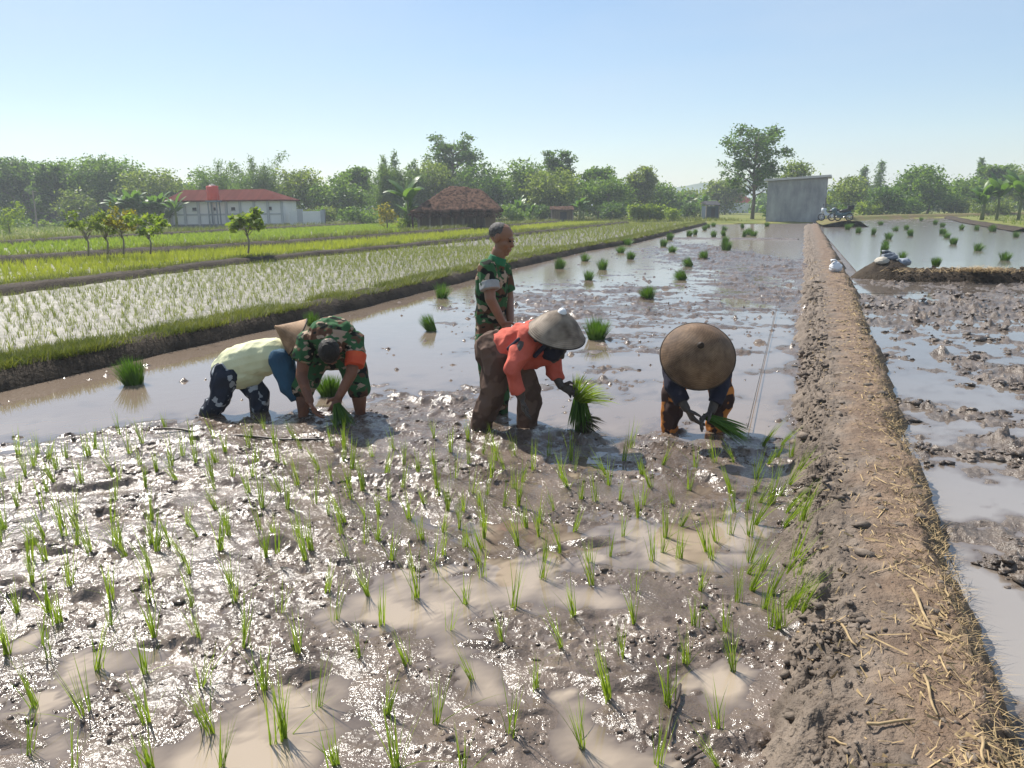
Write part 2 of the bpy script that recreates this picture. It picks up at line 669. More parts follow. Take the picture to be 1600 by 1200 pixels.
ys = geo(1.15, 70, 0.0038)
fan(XL, lambda y: XP(y) + 0.35, ys, 1150, h_main, 'paddy_mud', MUD)
wet(lambda y: XL(y) - 0.25, lambda y: XP(y) + 0.4, geo(0.9, 70, 0.009), 420, h_main, 0.0, WATER)


def h_right(x, y):
    b = fieldbias(x, y, BR)
    h = -0.003 + b + 0.026 * fbm2(x * 1.3, y * 1.3, 3, 31) + 0.022 * fbm2(x * 4.4, y * 4.4, 4, 33)
    lump = np.clip((h + 0.006) / 0.018, 0, 1.2)
    h = h + lump * (0.024 * fbm2(x * 11, y * 11, 3, 37, ridged=True) + 0.13 * np.clip(fbm2(x * 5, y * 5, 3, 39) - 0.08, 0, 1) + 0.009 * fbm2(x * 27, y * 27, 2, 38)) + 0.3 * np.clip(perlin2(x * 4.2, y * 4.2, 40) - 0.45, 0, 1)
    return np.clip(h, -0.10, 0.16)


BR = blobs_world([(1560, 980, 90, 110, -.045), (1480, 760, 50, 60, -.02), (1420, 600, 60, 40, -.02), (1500, 480, 150, 18, .02), (1380, 455, 40, 12, -.03),
                  (1540, 590, 90, 40, .012), (1560, 680, 60, 60, .014), (1580, 820, 50, 40, .012), (1380, 540, 40, 30, -.015), (1480, 540, 60, 20, -.012)])
ys = geo(0.9, 18.2, 0.0065)
CBX = lambda x: 17.5 + (x - 7.6) * -0.32
fan(lambda y: XP(y) + 0.62, lambda y: XP(y) + 2.6 + 0.55 * y, ys, 420, h_right, 'paddy_mud', MUD_RIGHT)
wet(lambda y: XP(y) + 0.5, lambda y: XP(y) + 2.6 + 0.6 * y, geo(0.8, 18.3, 0.010), 260, h_right, 0.0, WATER_RIGHT)


def h_right_far(x, y):
    h = -0.020 + 0.022 * fbm2(x * 0.5, y * 0.5, 3, 41) + 0.022 * fbm2(x * 2.2, y * 2.2, 4, 43)
    edge = np.clip((y - 44) / 30, 0, 1) * 0.02
    return np.clip(h + edge, -0.08, 0.1)


ys = geo(15.0, 88, 0.009)
fan(lambda y: XP(y) + 0.7, lambda y: np.where(y < 46, 34.0, np.interp(y, [46, 89], [31.5, 50.5])), ys, 240, h_right_far, 'paddy_mud', MUD_RIGHT)
sheet('water', [(6.6, 15.2), (34, 14.0), (34, 46), (50, 88), (33, 86), (8.6, 19.0)], 0.004, WATER_RIGHT)


def sweep(name, pts, prof, mat, step=0.16, namp=0.03, nscale=4.0, seed=0, wob=0.06, fine=0.012, zone=None):
    """a bank of earth along a line; prof = (offset to the left of the line, height)"""
    P = np.array(pts, float)
    seg = np.linalg.norm(np.diff(P, axis=0), axis=1)
    L = np.concatenate([[0], np.cumsum(seg)])
    l, ls = 0.0, []
    while l < L[-1]:
        x = np.interp(l, L, P[:, 0])
        y = np.interp(l, L, P[:, 1])
        ls.append(l)
        l += max(step, 0.012 * math.hypot(x, y) * step / 0.16)
    ls = np.array(ls)
    X, Y = np.interp(ls, L, P[:, 0]), np.interp(ls, L, P[:, 1])
    k = 5
    T = np.stack([np.gradient(X), np.gradient(Y)], 1)
    for c in range(2):
        T[:, c] = np.convolve(np.pad(T[:, c], k, mode='edge'), np.ones(2 * k + 1) / (2 * k + 1), 'valid')
    T /= np.linalg.norm(T, axis=1)[:, None]
    Nn = np.stack([-T[:, 1], T[:, 0]], 1)
    pr = np.array(prof, float)
    po = np.concatenate([[0], np.cumsum(np.hypot(np.diff(pr[:, 0]), np.diff(pr[:, 1])))])
    q = np.linspace(0, po[-1], max(14, int(po[-1] / (step * 0.6))))
    off, hz = np.interp(q, po, pr[:, 0]), np.interp(q, po, pr[:, 1])
    O = off[None, :] + wob * perlin2(ls * 0.8, ls * 0 + seed, seed)[:, None] * 2
    XX = X[:, None] + Nn[:, :1] * O
    YY = Y[:, None] + Nn[:, 1:] * O
    top = np.clip(hz / max(hz.max(), 0.01), 0, 1)[None, :]
    ZZ = hz[None, :] + (namp * fbm2(XX * nscale, YY * nscale, 4, seed + 3) + fine * fbm2(XX * 17, YY * 17, 3, seed + 5, ridged=True)) * (0.3 + 0.7 * top) + 0.05 * top * perlin2(ls * 0.35, ls * 0, seed + 7)[:, None]
    V = np.stack([XX.ravel(), YY.ravel(), ZZ.ravel()], 1)
    o = link(name, mesh_from(name, V, grid_faces(len(ls), len(q)), True), mat)
    if zone is not None:
        a = o.data.attributes.new('zone', 'FLOAT', 'POINT')
        a.data.foreach_set('value', np.repeat(zone(off)[None, :], len(ls), 0).ravel().astype(np.float32) + 0.25 * fbm2(XX.ravel() * 3, YY.ravel() * 3, 3, 61).astype(np.float32))
    return tag(o, kind='structure'), ls, X, Y, Nn


EARTH = plain('bund_earth', (0.028, 0.020, 0.014), (0.062, 0.046, 0.031), 3.0, 0.85, 0.9, 22, 0.15, bdist=0.04)
GRASSY = plain('bund_turf', (0.07, 0.085, 0.022), (0.13, 0.125, 0.04), 2.0, 0.9, 0.9, 30, 0.1, bdist=0.05)


def line_pts(f, y0, y1, n=40):
    return [(float(f(y)), float(y)) for y in np.linspace(y0, y1, n)]


b1 = sweep('field_bund', line_pts(XL, 0.5, 72, 90), [(-0.12, -0.12), (0.0, -0.02), (0.10, 0.15), (0.24, 0.21), (0.58, 0.20), (0.76, 0.11), (0.88, 0.0), (0.95, -0.1)], EARTH, seed=1, fine=0.003, namp=0.05, nscale=3.0)
b2 = sweep('field_bund', line_pts(B2, 2, 78, 90), [(-0.2, -0.1), (0, 0.02), (0.15, 0.18), (0.35, 0.22), (0.7, 0.21), (1.0, 0.08), (1.1, -0.1)], EARTH, 0.2, seed=2)
b3 = sweep('field_bund', line_pts(B3, 6, 78, 80), [(-0.2, -0.1), (0, 0.04), (0.2, 0.26), (0.5, 0.34), (1.0, 0.32), (1.4, 0.1), (1.5, -0.1)], EARTH, 0.25, seed=3)
b4 = sweep('field_bund', line_pts(B4, 12, 80, 80), [(-0.2, -0.1), (0, 0.04), (0.2, 0.3), (0.6, 0.36), (1.2, 0.3), (1.8, 0.1), (2.2, 0.0)], EARTH, 0.3, seed=4)
cbt = sweep('cross_bund', [(at(1040, 374).x, 41.5), (at(1150, 374).x, 40.0), (14.6, 38.6)], [(-0.6, -0.06), (-0.2, 0.02), (0.2, 0.045), (0.6, 0.03), (1, -0.06)], MUD_RIGHT, 0.12, 0.05, 3, seed=5, wob=0.2)
cb = sweep('cross_bund', [(8.7, 17.45), (9.4, 17.2), (11, 16.75), (13.5, 16.0), (22, 13.6)], [(-0.1, -0.08), (0, 0.0), (0.14, 0.13), (0.32, 0.22), (0.7, 0.23), (0.98, 0.10), (1.15, -0.08)], EARTH, 0.05, 0.09, 5, seed=6, fine=0.06, wob=0.10)
MX, MY = at(1398, 436).x, at(1398, 436).y


def mound(name, c, r, h, mat, seed):
    s = np.linspace(0, 1, 26)
    w = np.linspace(0, 2 * PI, 49)
    S, Wg = np.meshgrid(s, w, indexing='ij')
    X = c[0] + r[0] * S * np.cos(Wg)
    Y = c[1] + r[1] * S * np.sin(Wg)
    Z = -0.08 + (h + 0.08) * (1 - S ** 1.7) + 0.05 * fbm2(X * 4, Y * 4, 4, seed) * (1.2 - S)
    return tag(link(name, mesh_from(name, np.stack([X.ravel(), Y.ravel(), Z.ravel()], 1), grid_faces(26, 49), True), mat), kind='structure')


mound('earth_mound', (MX - 0.05, MY + 0.35), (0.88, 0.72), 0.44, EARTH, 71)
bank = sweep('field_bank', [(26.2, 57.6), (27.8, 62.5), (32, 74), (37, 81.5), (44, 86), (60, 92), (95, 100)], [(-0.5, -0.1), (0, 0.1), (0.5, 0.42), (1.6, 0.45), (3, 0.15)], plain('dry_bank', (0.17, 0.12, 0.065), (0.13, 0.14, 0.04), 0.8, 0.9, 0.8, 10, 0.1, bdist=0.1), 0.4, seed=8)
bank2 = sweep('field_bank', [(30.0, 45.0), (33, 52), (39, 66), (50.5, 90)], [(-0.5, -0.1), (-0.3, 0.02), (0, 0.2), (0.5, 0.2), (0.9, 0.05)], EARTH, 0.3, seed=9)
mound('earth_bank', (27.6, 77.5), (5.5, 4.0), 0.20, GROUND, 75)

# foot path
m, N, L, P = material('path_soil')
at_ = N.new('ShaderNodeAttribute')
at_.attribute_name = 'zone'
n1 = noise_node(N, L, 5, 6)
n2 = noise_node(N, L, 26, 4)
r1 = ramp(N, L, n1.outputs[0], [(0.35, (0.092, 0.071, 0.055)), (0.65, (0.185, 0.147, 0.115))])      # grey plastered mud
r2 = ramp(N, L, n1.outputs[0], [(0.35, (0.105, 0.069, 0.046)), (0.65, (0.198, 0.138, 0.093))])      # trodden brown soil
r3 = ramp(N, L, n2.outputs[0], [(0.35, (0.085, 0.06, 0.038)), (0.68, (0.21, 0.155, 0.085))])      # rooty edge
ma = N.new('ShaderNodeMapRange')
ma.inputs['From Min'].default_value, ma.inputs['From Max'].default_value = 0.28, 0.46
L.new(at_.outputs['Fac'], ma.inputs[0])
mb_ = N.new('ShaderNodeMapRange')
mb_.inputs['From Min'].default_value, mb_.inputs['From Max'].default_value = 0.60, 0.82
L.new(at_.outputs['Fac'], mb_.inputs[0])
x1, x2 = N.new('ShaderNodeMixRGB'), N.new('ShaderNodeMixRGB')
L.new(ma.outputs[0], x1.inputs[0]); L.new(r1.outputs[0], x1.inputs[1]); L.new(r2.outputs[0], x1.inputs[2])
L.new(mb_.outputs[0], x2.inputs[0]); L.new(x1.outputs[0], x2.inputs[1]); L.new(r3.outputs[0], x2.inputs[2])
L.new(x2.outputs[0], P.inputs['Base Color'])
P.inputs['Roughness'].default_value = 0.75
P.inputs['Specular IOR Level'].default_value = 0.25
hb = N.new('ShaderNodeMath'); hb.operation = 'MULTIPLY_ADD'; hb.inputs[1].default_value = 0.4
n3 = noise_node(N, L, 75, 3)
L.new(n3.outputs[0], hb.inputs[0]); L.new(n2.outputs[0], hb.inputs[2])
bp = N.new('ShaderNodeBump'); bp.inputs['Strength'].default_value = 0.8; bp.inputs['Distance'].default_value = 0.03
L.new(hb.outputs[0], bp.inputs['Height']); L.new(bp.outputs[0], P.inputs['Normal'])
PATH = m


def path_h(v, x, y):
    h = np.interp(v, [-0.5, -0.04, 0.07, 0.26, 0.45, 0.64, 0.71, 0.80, 0.95], [-0.14, -0.04, 0.08, 0.17, 0.195, 0.19, 0.14, -0.02, -0.14])
    left = np.exp(-((v - 0.14) / 0.14) ** 2)
    right = np.exp(-((v - 0.70) / 0.12) ** 2)
    n1 = fbm2(x * 9, y * 9, 4, 51)
    n2 = fbm2(x * 22, y * 22, 3, 53, ridged=True)
    return h + left * (0.080 * n1 + 0.034 * n2) + right * (0.035 * n1 + 0.014 * n2) + 0.012 * fbm2(x * 4, y * 4, 4, 55) + 0.005 * n2 * (v > 0) + 0.02 * perlin2(y * 0.5, y * 0, 57)


ys = geo(0.8, 62, 0.0055)
vv = np.linspace(-0.3, 0.95, 150)
Y, Vv = np.meshgrid(ys, vv, indexing='ij')
Ve = Vv - 0.10 * perlin2(Y * 0.9, Vv * 0 + 0.5, 3) - 0.07 * perlin2(Y * 2.6, Vv * 1.5, 6) - 0.03 * perlin2(Y * 6, Vv * 2, 4)
X = XP(Y) + Vv * PW(Y)
Z = path_h(Ve.ravel(), X.ravel(), Y.ravel())
o = link('path', mesh_from('path', np.stack([X.ravel(), Y.ravel(), Z], 1), grid_faces(len(ys), len(vv)), True), PATH)
a = o.data.attributes.new('zone', 'FLOAT', 'POINT')
a.data.foreach_set('value', (Ve.ravel() + 0.16 * fbm2(X.ravel() * 4, Y.ravel() * 4, 4, 63)).astype(np.float32))
tag(o, kind='structure')


def path_z(x, y):
    v = (x - XP(y)) / PW(y)
    return path_h(v, x, y)


# left fields
def h_f1(x, y):
    return np.clip(0.043 + 0.030 * fbm2(x * 1.2, y * 1.2, 3, 81) + 0.035 * fbm2(x * 4.2, y * 4.2, 4, 83), -0.06, 0.15)


def h_f2(x, y):
    return np.clip(0.03 + 0.03 * fbm2(x * 1.2, y * 1.2, 3, 85) + 0.02 * fbm2(x * 4, y * 4, 3, 87), -0.06, 0.12)


fan(lambda y: B2(y) - 0.2, lambda y: XL(y) - 0.6, geo(3.0, 72, 0.0075), 300, h_f1, 'paddy_mud', MUD_PALE)
sheet('water', [(B2(y) - 0.3, y) for y in np.linspace(3, 74, 50)] + [(XL(y) - 0.55, y) for y in np.linspace(74, 3, 50)], 0.022, WATER_RIGHT)
fan(lambda y: B3(y) - 0.2, lambda y: B2(y) - 1.0, geo(8.0, 78, 0.012), 160, h_f2, 'paddy_mud', MUD_PALE)
sheet('water', [(B3(y) - 0.3, y) for y in np.linspace(8, 78, 50)] + [(B2(y) - 0.9, y) for y in np.linspace(78, 8, 50)], 0.03, WATER_RIGHT)
fan(lambda y: B4(y) - 0.2, lambda y: B3(y) - 1.2, geo(14.0, 80, 0.016), 110, h_f2, 'paddy_mud', MUD_PALE)

# far blue hill
HILL = plain('far_hill', (0.06, 0.09, 0.06), (0.08, 0.11, 0.07), 0.02, 0.95)
w = np.linspace(0, 1, 40)
hx, hs = np.meshgrid(np.linspace(-1, 1, 40), np.linspace(-1, 1, 20), indexing='ij')
hc = atd(1160, 300, 1500)
hz = 48 * np.exp(-(hx * 1.6) ** 2) * (1 - hs ** 2) + 10 * fbm2(hx * 3, hs * 3, 3, 91) * (1 - hs ** 2)
V = np.stack([hc.x + hx.ravel() * 340, 1500 + hs.ravel() * 200, hz.ravel() - 3], 1)
tag(link('hill', mesh_from('hill', V, grid_faces(40, 20), True), HILL), kind='structure')

# ------------------------------------------------------------------ crops, grass, straw (nobody could count these)
RICE = leaf_mat('rice_leaf', (0.135, 0.215, 0.024), (0.30, 0.37, 0.052), 0.5, 3.0)
RICE_YELLOW = leaf_mat('young_rice_leaf', (0.20, 0.245, 0.025), (0.38, 0.40, 0.055), 0.45, 1.0)
RICE_PALE = leaf_mat('sparse_rice_leaf', (0.125, 0.155, 0.035), (0.24, 0.26, 0.075), 0.42, 1.0)
RICE_DARK = leaf_mat('bundle_leaf', (0.045, 0.105, 0.016), (0.12, 0.22, 0.03), 0.35, 3.0)
GRASS = leaf_mat('grass_blade', (0.07, 0.095, 0.017), (0.19, 0.20, 0.046), 0.4, 2.0)
GRASS_GREEN = leaf_mat('meadow_blade', (0.09, 0.14, 0.025), (0.20, 0.25, 0.05), 0.4, 0.4)


def blades(P, H, Wd, lean, seed=0, segs=2, az=None, droop=0.5):
    """tapered grass blades rooted at P"""
    r = np.random.RandomState(seed)
    n = len(P)
    az = r.uniform(0, 2 * PI, n) if az is None else az
    d = np.stack([np.cos(az), np.sin(az), np.zeros(n)], 1)
    side = np.stack([-np.sin(az + r.normal(0, .6, n)), np.cos(az), np.zeros(n)], 1)
    side /= np.linalg.norm(side, axis=1)[:, None]
    H, Wd, lean = np.broadcast_to(H, n), np.broadcast_to(Wd, n), np.broadcast_to(lean, n)
    ring = []
    for k in range(segs + 1):
        t = k / segs
        c = P + d * (lean * H * (t + droop * t * t))[:, None]
        c[:, 2] += H * (t - 0.35 * droop * lean * t * t)
        wv = (Wd * 0.5 * (1 - t ** 1.6))[:, None]
        if k < segs:
            ring.append(c - side * wv)
            ring.append(c + side * wv)
        else:
            ring.append(c)
    K = 2 * segs + 1
    V = np.stack(ring, 1).reshape(-1, 3)
    b = (np.arange(n) * K)[:, None]
    F = []
    for k in range(segs - 1):
        F.append(b + np.array([[2 * k, 2 * k + 1, 2 * k + 3]]))
        F.append(b + np.array([[2 * k, 2 * k + 3, 2 * k + 2]]))
    F.append(b + np.array([[2 * segs - 2, 2 * segs - 1, 2 * segs]]))
    return V, np.concatenate(F, 0)


def stuff(name, V, F, mat, label=None, cat=None):
    o = link(name, mesh_from(name, V, F), mat)
    return tag(o, label, cat, kind='stuff')


# turf on the long bund and on the others
def turf(line, y0, y1, o0, o1, n, hgt, seed, z, zj=0.03):
    r = np.random.RandomState(seed)
    y = np.exp(r.uniform(math.log(y0), math.log(y1), n))
    off = r.uniform(o0, o1, n)
    x = line(y) - off * 1.05
    dens = perlin2(x * 0.9, y * 0.9, seed) + 0.35
    k = r.uniform(0, 0.6, n) < dens
    x, y = x[k], y[k]
    P = np.stack([x, y, np.full(len(x), z) + r.uniform(-zj, 0, len(x))], 1)
    sc = np.clip(y / 14, 1, 3.5)
    return blades(P, hgt * r.uniform(0.5, 1.3, len(x)) * np.clip(y / 30, 1, 1.6), 0.008 * sc, r.uniform(0.1, 0.9, len(x)), seed)


# crumbs of mud thrown up by feet and hoe
def clods(name, x, y, z, size, mat, seed, label):
    q = np.random.RandomState(seed)
    t = (1 + 5 ** 0.5) / 2
    B = np.array([(-1, t, 0), (1, t, 0), (-1, -t, 0), (1, -t, 0), (0, -1, t), (0, 1, t), (0, -1, -t), (0, 1, -t), (t, 0, -1), (t, 0, 1), (-t, 0, -1), (-t, 0, 1)]) / 1.9
    FI = np.array([(0, 11, 5), (0, 5, 1), (0, 1, 7), (0, 7, 10), (0, 10, 11), (1, 5, 9), (5, 11, 4), (11, 10, 2), (10, 7, 6), (7, 1, 8), (3, 9, 4), (3, 4, 2), (3, 2, 6), (3, 6, 8), (3, 8, 9), (4, 9, 5), (2, 4, 11), (6, 2, 10), (8, 6, 7), (9, 8, 1)])
    n = len(x)
    S = size[:, None, None] * q.uniform(0.35, 1.45, (n, 12, 1)) * np.stack([q.uniform(0.7, 1.5, n), q.uniform(0.6, 1.1, n), q.uniform(0.35, 0.75, n)], 1)[:, None, :]
    V = B[None] * S
    a = q.uniform(0, 2 * PI, n)
    V = np.stack([V[..., 0] * np.cos(a)[:, None] - V[..., 1] * np.sin(a)[:, None], V[..., 0] * np.sin(a)[:, None] + V[..., 1] * np.cos(a)[:, None], V[..., 2]], -1)
    V += np.stack([x, y, z], 1)[:, None, :]
    F = (np.arange(n) * 12)[:, None, None] + FI[None]
    o = link(name, mesh_from(name, V.reshape(-1, 3), F.reshape(-1, 3), False), mat)
    return tag(o, label, 'mud', kind='stuff')


q = np.random.RandomState(201)
n = 60000
y = np.exp(q.uniform(math.log(1.5), math.log(17), n))
x = XL(y) + (XP(y) - XL(y)) * q.uniform(0, 1, n)
front = np.interp(x, _pf[:, 0], _pf[:, 1])
m_ = fbm2(x * 2.3, y * 2.9, 3, 25) * 1.5 + fbm2(x * 6, y * 6, 2, 203) * 0.7
hm = h_main(x, y)
keep = (m_ + q.uniform(-0.25, 0.35, n) > 0.22) & (hm > -0.004 + 0.012 * q.uniform(size=n)) & ((y < front + 0.9) | (q.uniform(size=n) < 0.35))
x, y, hm = x[keep], y[keep], hm[keep]
sz = np.clip(q.lognormal(math.log(0.0072), 0.55, len(x)), 0.003, 0.032) * np.clip(0.6 + y / 9, 0.8, 1.6)
clods('mud_crumbs', x, y, hm - sz * 0.05, sz, MUD, 205, 'small wet crumbs of mud thrown up between the planted seedlings')
n = 26000
y = np.exp(q.uniform(math.log(1.5), math.log(17), n))
x = XP(y) + 0.9 + q.uniform(0, 1, n) ** 1.3 * (1.6 + 0.55 * y)
hm = h_right(x, y)
keep = (fbm2(x * 2.0, y * 2.4, 3, 207) * 1.6 + q.uniform(-0.3, 0.35, n) > 0.18) & (hm > -0.006 + 0.010 * q.uniform(size=n)) & (y < CBX(x) - 0.2)
x, y, hm = x[keep], y[keep], hm[keep]
sz = np.clip(q.lognormal(math.log(0.014), 0.55, len(x)), 0.005, 0.055) * np.clip(0.7 + y / 12, 0.8, 1.6)
clods('mud_crumbs', x, y, hm + sz * 0.15, sz, MUD_RIGHT, 209, 'churned clods of mud in the flooded paddy right of the path')
n = 4200
y = np.exp(q.uniform(math.log(1.4), math.log(16), n))
v_ = np.where(q.uniform(size=n) < 0.75, q.normal(0.12, 0.10, n), q.uniform(0, 0.75, n))
x = XP(y) + v_ * PW(y)
sz = np.clip(q.lognormal(math.log(0.009), 0.55, n), 0.003, 0.035) * np.clip(0.7 + y / 10, 0.8, 1.8)
PATH_CLODS = (x, y, sz)

V, F = turf(XL, 5, 72, 0.14, 0.84, 110000, 0.11, 101, 0.19)
stuff('bund_grass', V, F, GRASS, 'short olive green turf covering the long bund left of the flooded paddy', 'grass')
V, F = turf(B2, 8, 78, 0.34, 1.1, 28000, 0.15, 102, 0.19)
stuff('bund_grass', V, F, GRASS, 'grass on the dark bund between the muddy and the yellow rice fields', 'grass')
V, F = turf(B3, 15, 78, 0.45, 1.5, 22000, 0.2, 103, 0.30)
V2, F2 = turf(B4, 25, 80, 0.2, 2.0, 12000, 0.25, 104, 0.25)
stuff('bund_grass', np.concatenate([V, V2]), np.concatenate([F, F2 + len(V)]), GRASS, 'ragged grass on the farther bunds of the left rice fields', 'grass')


def crop(xl, xr, y0, y1, sp, nb, hgt, wid, seed, z=0.03, rowdir=0.33, thin=1.0):
    r = np.random.RandomState(seed)
    pts = []
    for y in np.arange(y0, y1, sp):
        xs = np.arange(float(xl(y)), float(xr(y)), sp)
        pts.append(np.stack([xs + rowdir * 0, np.full(len(xs), y)], 1))
    P = np.concatenate(pts)
    # rows run along the bunds: shear the lattice
    P[:, 0] = np.round((P[:, 0] - rowdir * P[:, 1]) / sp) * sp + rowdir * P[:, 1]
    P += r.normal(0, sp * 0.2, P.shape)
    P = P[r.uniform(0, 1, len(P)) < thin]
    k = (P[:, 0] > xl(P[:, 1])) & (P[:, 0] < xr(P[:, 1]))
    P = P[k]
    P = np.repeat(P, nb, 0) + r.normal(0, 0.018, (len(P) * nb, 2))
    n = len(P)
    P3 = np.concatenate([P, np.full((n, 1), z)], 1)
    return blades(P3, hgt * r.uniform(0.55, 1.25, n), wid * np.clip(P[:, 1] / 20, 1, 3), r.uniform(0.1, 0.6, n), seed)


V, F = crop(lambda y: B2(y) + 0.1, lambda y: XL(y) - 0.9, 6, 34, 0.21, 8, 0.17, 0.008, 111)
Va, Fa = crop(lambda y: B2(y) + 0.1, lambda y: XL(y) - 0.9, 34, 74, 0.42, 7, 0.24, 0.009, 112)
stuff('rice_crop', np.concatenate([V, Va]), np.concatenate([F, Fa + len(V)]), RICE_PALE, 'sparse young rice in the pale muddy field beside the long bund', 'rice')
V, F = crop(lambda y: B3(y) + 0.1, lambda y: B2(y) - 1.2, 12, 40, 0.27, 15, 0.27, 0.010, 113)
Va, Fa = crop(lambda y: B3(y) + 0.1, lambda y: B2(y) - 1.2, 40, 78, 0.42, 18, 0.30, 0.011, 114)
stuff('rice_crop', np.concatenate([V, Va]), np.concatenate([F, Fa + len(V)]), RICE_YELLOW, 'dense yellow green rice in the second field from the long bund', 'rice')
V, F = crop(lambda y: B4(y) + 0.1, lambda y: B3(y) - 1.5, 22, 80, 0.42, 18, 0.26, 0.013, 115, z=0.05)
stuff('rice_crop', V, F, RICE, 'green rice in the third field behind the young yellowish trees', 'rice')


def far_grass(name, x0, x1, y0, y1, n, hgt, seed, mat, label, cond=None, z=0.1):
    r = np.random.RandomState(seed)
    x, y = r.uniform(x0, x1, n), r.uniform(y0, y1, n)
    k = perlin2(x * 0.15, y * 0.3, seed) + r.uniform(-0.2, 0.6, n) > 0.0
    if cond is not None:
        k &= cond(x, y)
    x, y = x[k], y[k]
    P = np.stack([x, y, np.full(len(x), z)], 1)
    V, F = blades(P, hgt * r.uniform(0.4, 1.4, len(x)), 0.05, r.uniform(0.1, 0.6, len(x)), seed)
    stuff(name, V, F, mat, label, 'grass')


far_grass('meadow_grass', -75, -6, 40, 92, 26000, 0.28, 121, GRASS_GREEN, 'rough green grass between the left rice fields and the tree line', lambda x, y: (x < B4(y) - 1.5))
far_grass('meadow_grass', -14, 24, 72, 100, 14000, 0.30, 122, GRASS, 'dry brownish grass in front of the middle tree line', lambda x, y: (x < XP(y) - 2) & (y > 78 - 0 * x))
far_grass('meadow_grass', 30, 100, 45, 110, 30000, 0.22, 123, GRASS_GREEN, 'bright green field to the right of the far flooded paddy', lambda x, y: x > np.interp(y, [44, 46, 89, 120], [33, 31.5, 51.5, 40]))

x, y, sz = PATH_CLODS
clods('path_clods', x, y, path_z(x, y) - sz * 0.08, sz, plain('clod_soil', (0.098, 0.076, 0.059), (0.19, 0.152, 0.12), 8, 0.85, 0.4, 60), 211, 'loose clods on the grey left flank of the foot path')

for bund, cnt, s0, lab in ((cb, 2200, 0.022, 'dark dry clods on the cross bund right of the path'),):
    me = bund[0].data
    co = np.zeros(len(me.vertices) * 3, np.float32)
    me.vertices.foreach_get('co', co)
    co = co.reshape(-1, 3)
    k = co[:, 2] > 0.0
    if bund is b1:
        k &= (co[:, 0] > XL(co[:, 1]) - 0.24) & (co[:, 1] > 5) & (co[:, 1] < 30)
    co = co[k]
    co = co[q.randint(0, len(co), cnt)] + q.normal(0, 0.02, (cnt, 3)) * np.array([1, 1, 0.2])
    clods('bund_clods', co[:, 0], co[:, 1], co[:, 2], np.clip(q.lognormal(math.log(s0), 0.5, cnt), 0.006, 0.06), EARTH, 213, lab)

# ------------------------------------------------------------------ buildings
WHITE = plain('white_plaster', (0.62, 0.63, 0.64), (0.72, 0.72, 0.71), 0.6, 0.8, 0.15, 8)
PLINTH = plain('dark_plinth', (0.12, 0.13, 0.15), (0.18, 0.18, 0.19), 1.0, 0.85)
TRIM = plain('grey_trim', (0.36, 0.38, 0.41), (0.42, 0.43, 0.45), 1.0, 0.8)
DARKHOLE = plain('vent_dark', (0.03, 0.03, 0.035))
REDROOF = plain('red_roof', (0.075, 0.019, 0.015), (0.12, 0.033, 0.025), 0.5, 0.95, 0.6, 3.0, 0.03, stretch=(6, 0.3, 1))
TANKRED = plain('tank_red', (0.62, 0.055, 0.03), (0.55, 0.05, 0.03), 1, 0.4)
STEEL = plain('blue_grey_steel', (0.12, 0.15, 0.19), (0.16, 0.18, 0.21), 2, 0.5)
RENDER_GREY = plain('cement_render', (0.18, 0.19, 0.20), (0.38, 0.385, 0.385), 1.3, 0.95, 0.4, 9, 0.05, lo=0.3, hi=0.72, stretch=(1.0, 1.0, 0.4))
SHEETMETAL = plain('roof_sheet', (0.55, 0.55, 0.53), (0.45, 0.44, 0.42), 0.8, 0.5)
THATCH = plain('old_roof', (0.026, 0.015, 0.011), (0.20, 0.115, 0.08), 1.3, 0.95, 1.0, 9, 0.04, stretch=(3.0, 3.0, 0.7), bdist=0.15)
BAMBOOWALL = plain('woven_wall', (0.10, 0.075, 0.055), (0.17, 0.125, 0.085), 3, 0.9, 0.6, 14, stretch=(3, 3, 0.4))
POSTWOOD = plain('grey_post', (0.30, 0.27, 0.23), (0.2, 0.17, 0.14), 3, 0.9)
BLUEPAINT = plain('blue_board', (0.03, 0.055, 0.085), (0.045, 0.07, 0.095), 2, 0.7)
BARK = plain('bark', (0.12, 0.095, 0.07), (0.20, 0.17, 0.135), 4, 0.9, 0.8, 12, stretch=(1, 1, 0.3), bdist=0.05)
BARK_PALE = plain('pale_bark', (0.28, 0.25, 0.20), (0.20, 0.17, 0.13), 4, 0.9, 0.5, 12)


def roof_hip(mb, x0, x1, y0, y1, z0, z1, inset, th=0.12, inset2=None):
    a = [(x0, y0, z0), (x1, y0, z0), (x1, y1, z0), (x0, y1, z0)]
    ym = (y0 + y1) / 2
    r = [(x0 + inset, ym, z1), (x1 - (inset2 or inset), ym, z1)]
    V = a + r + [(x, y, z - th) for x, y, z in a]
    mb.add(V, [(0, 1, 5, 4), (1, 2, 5), (2, 3, 4, 5), (3, 0, 4), (0, 6, 7, 1), (1, 7, 8, 2), (2, 8, 9, 3), (3, 9, 6, 0), (6, 9, 8, 7)])


def px_w(px0, px1, y):
    return abs(atd(px1, 340, y).x - atd(px0, 340, y).x)


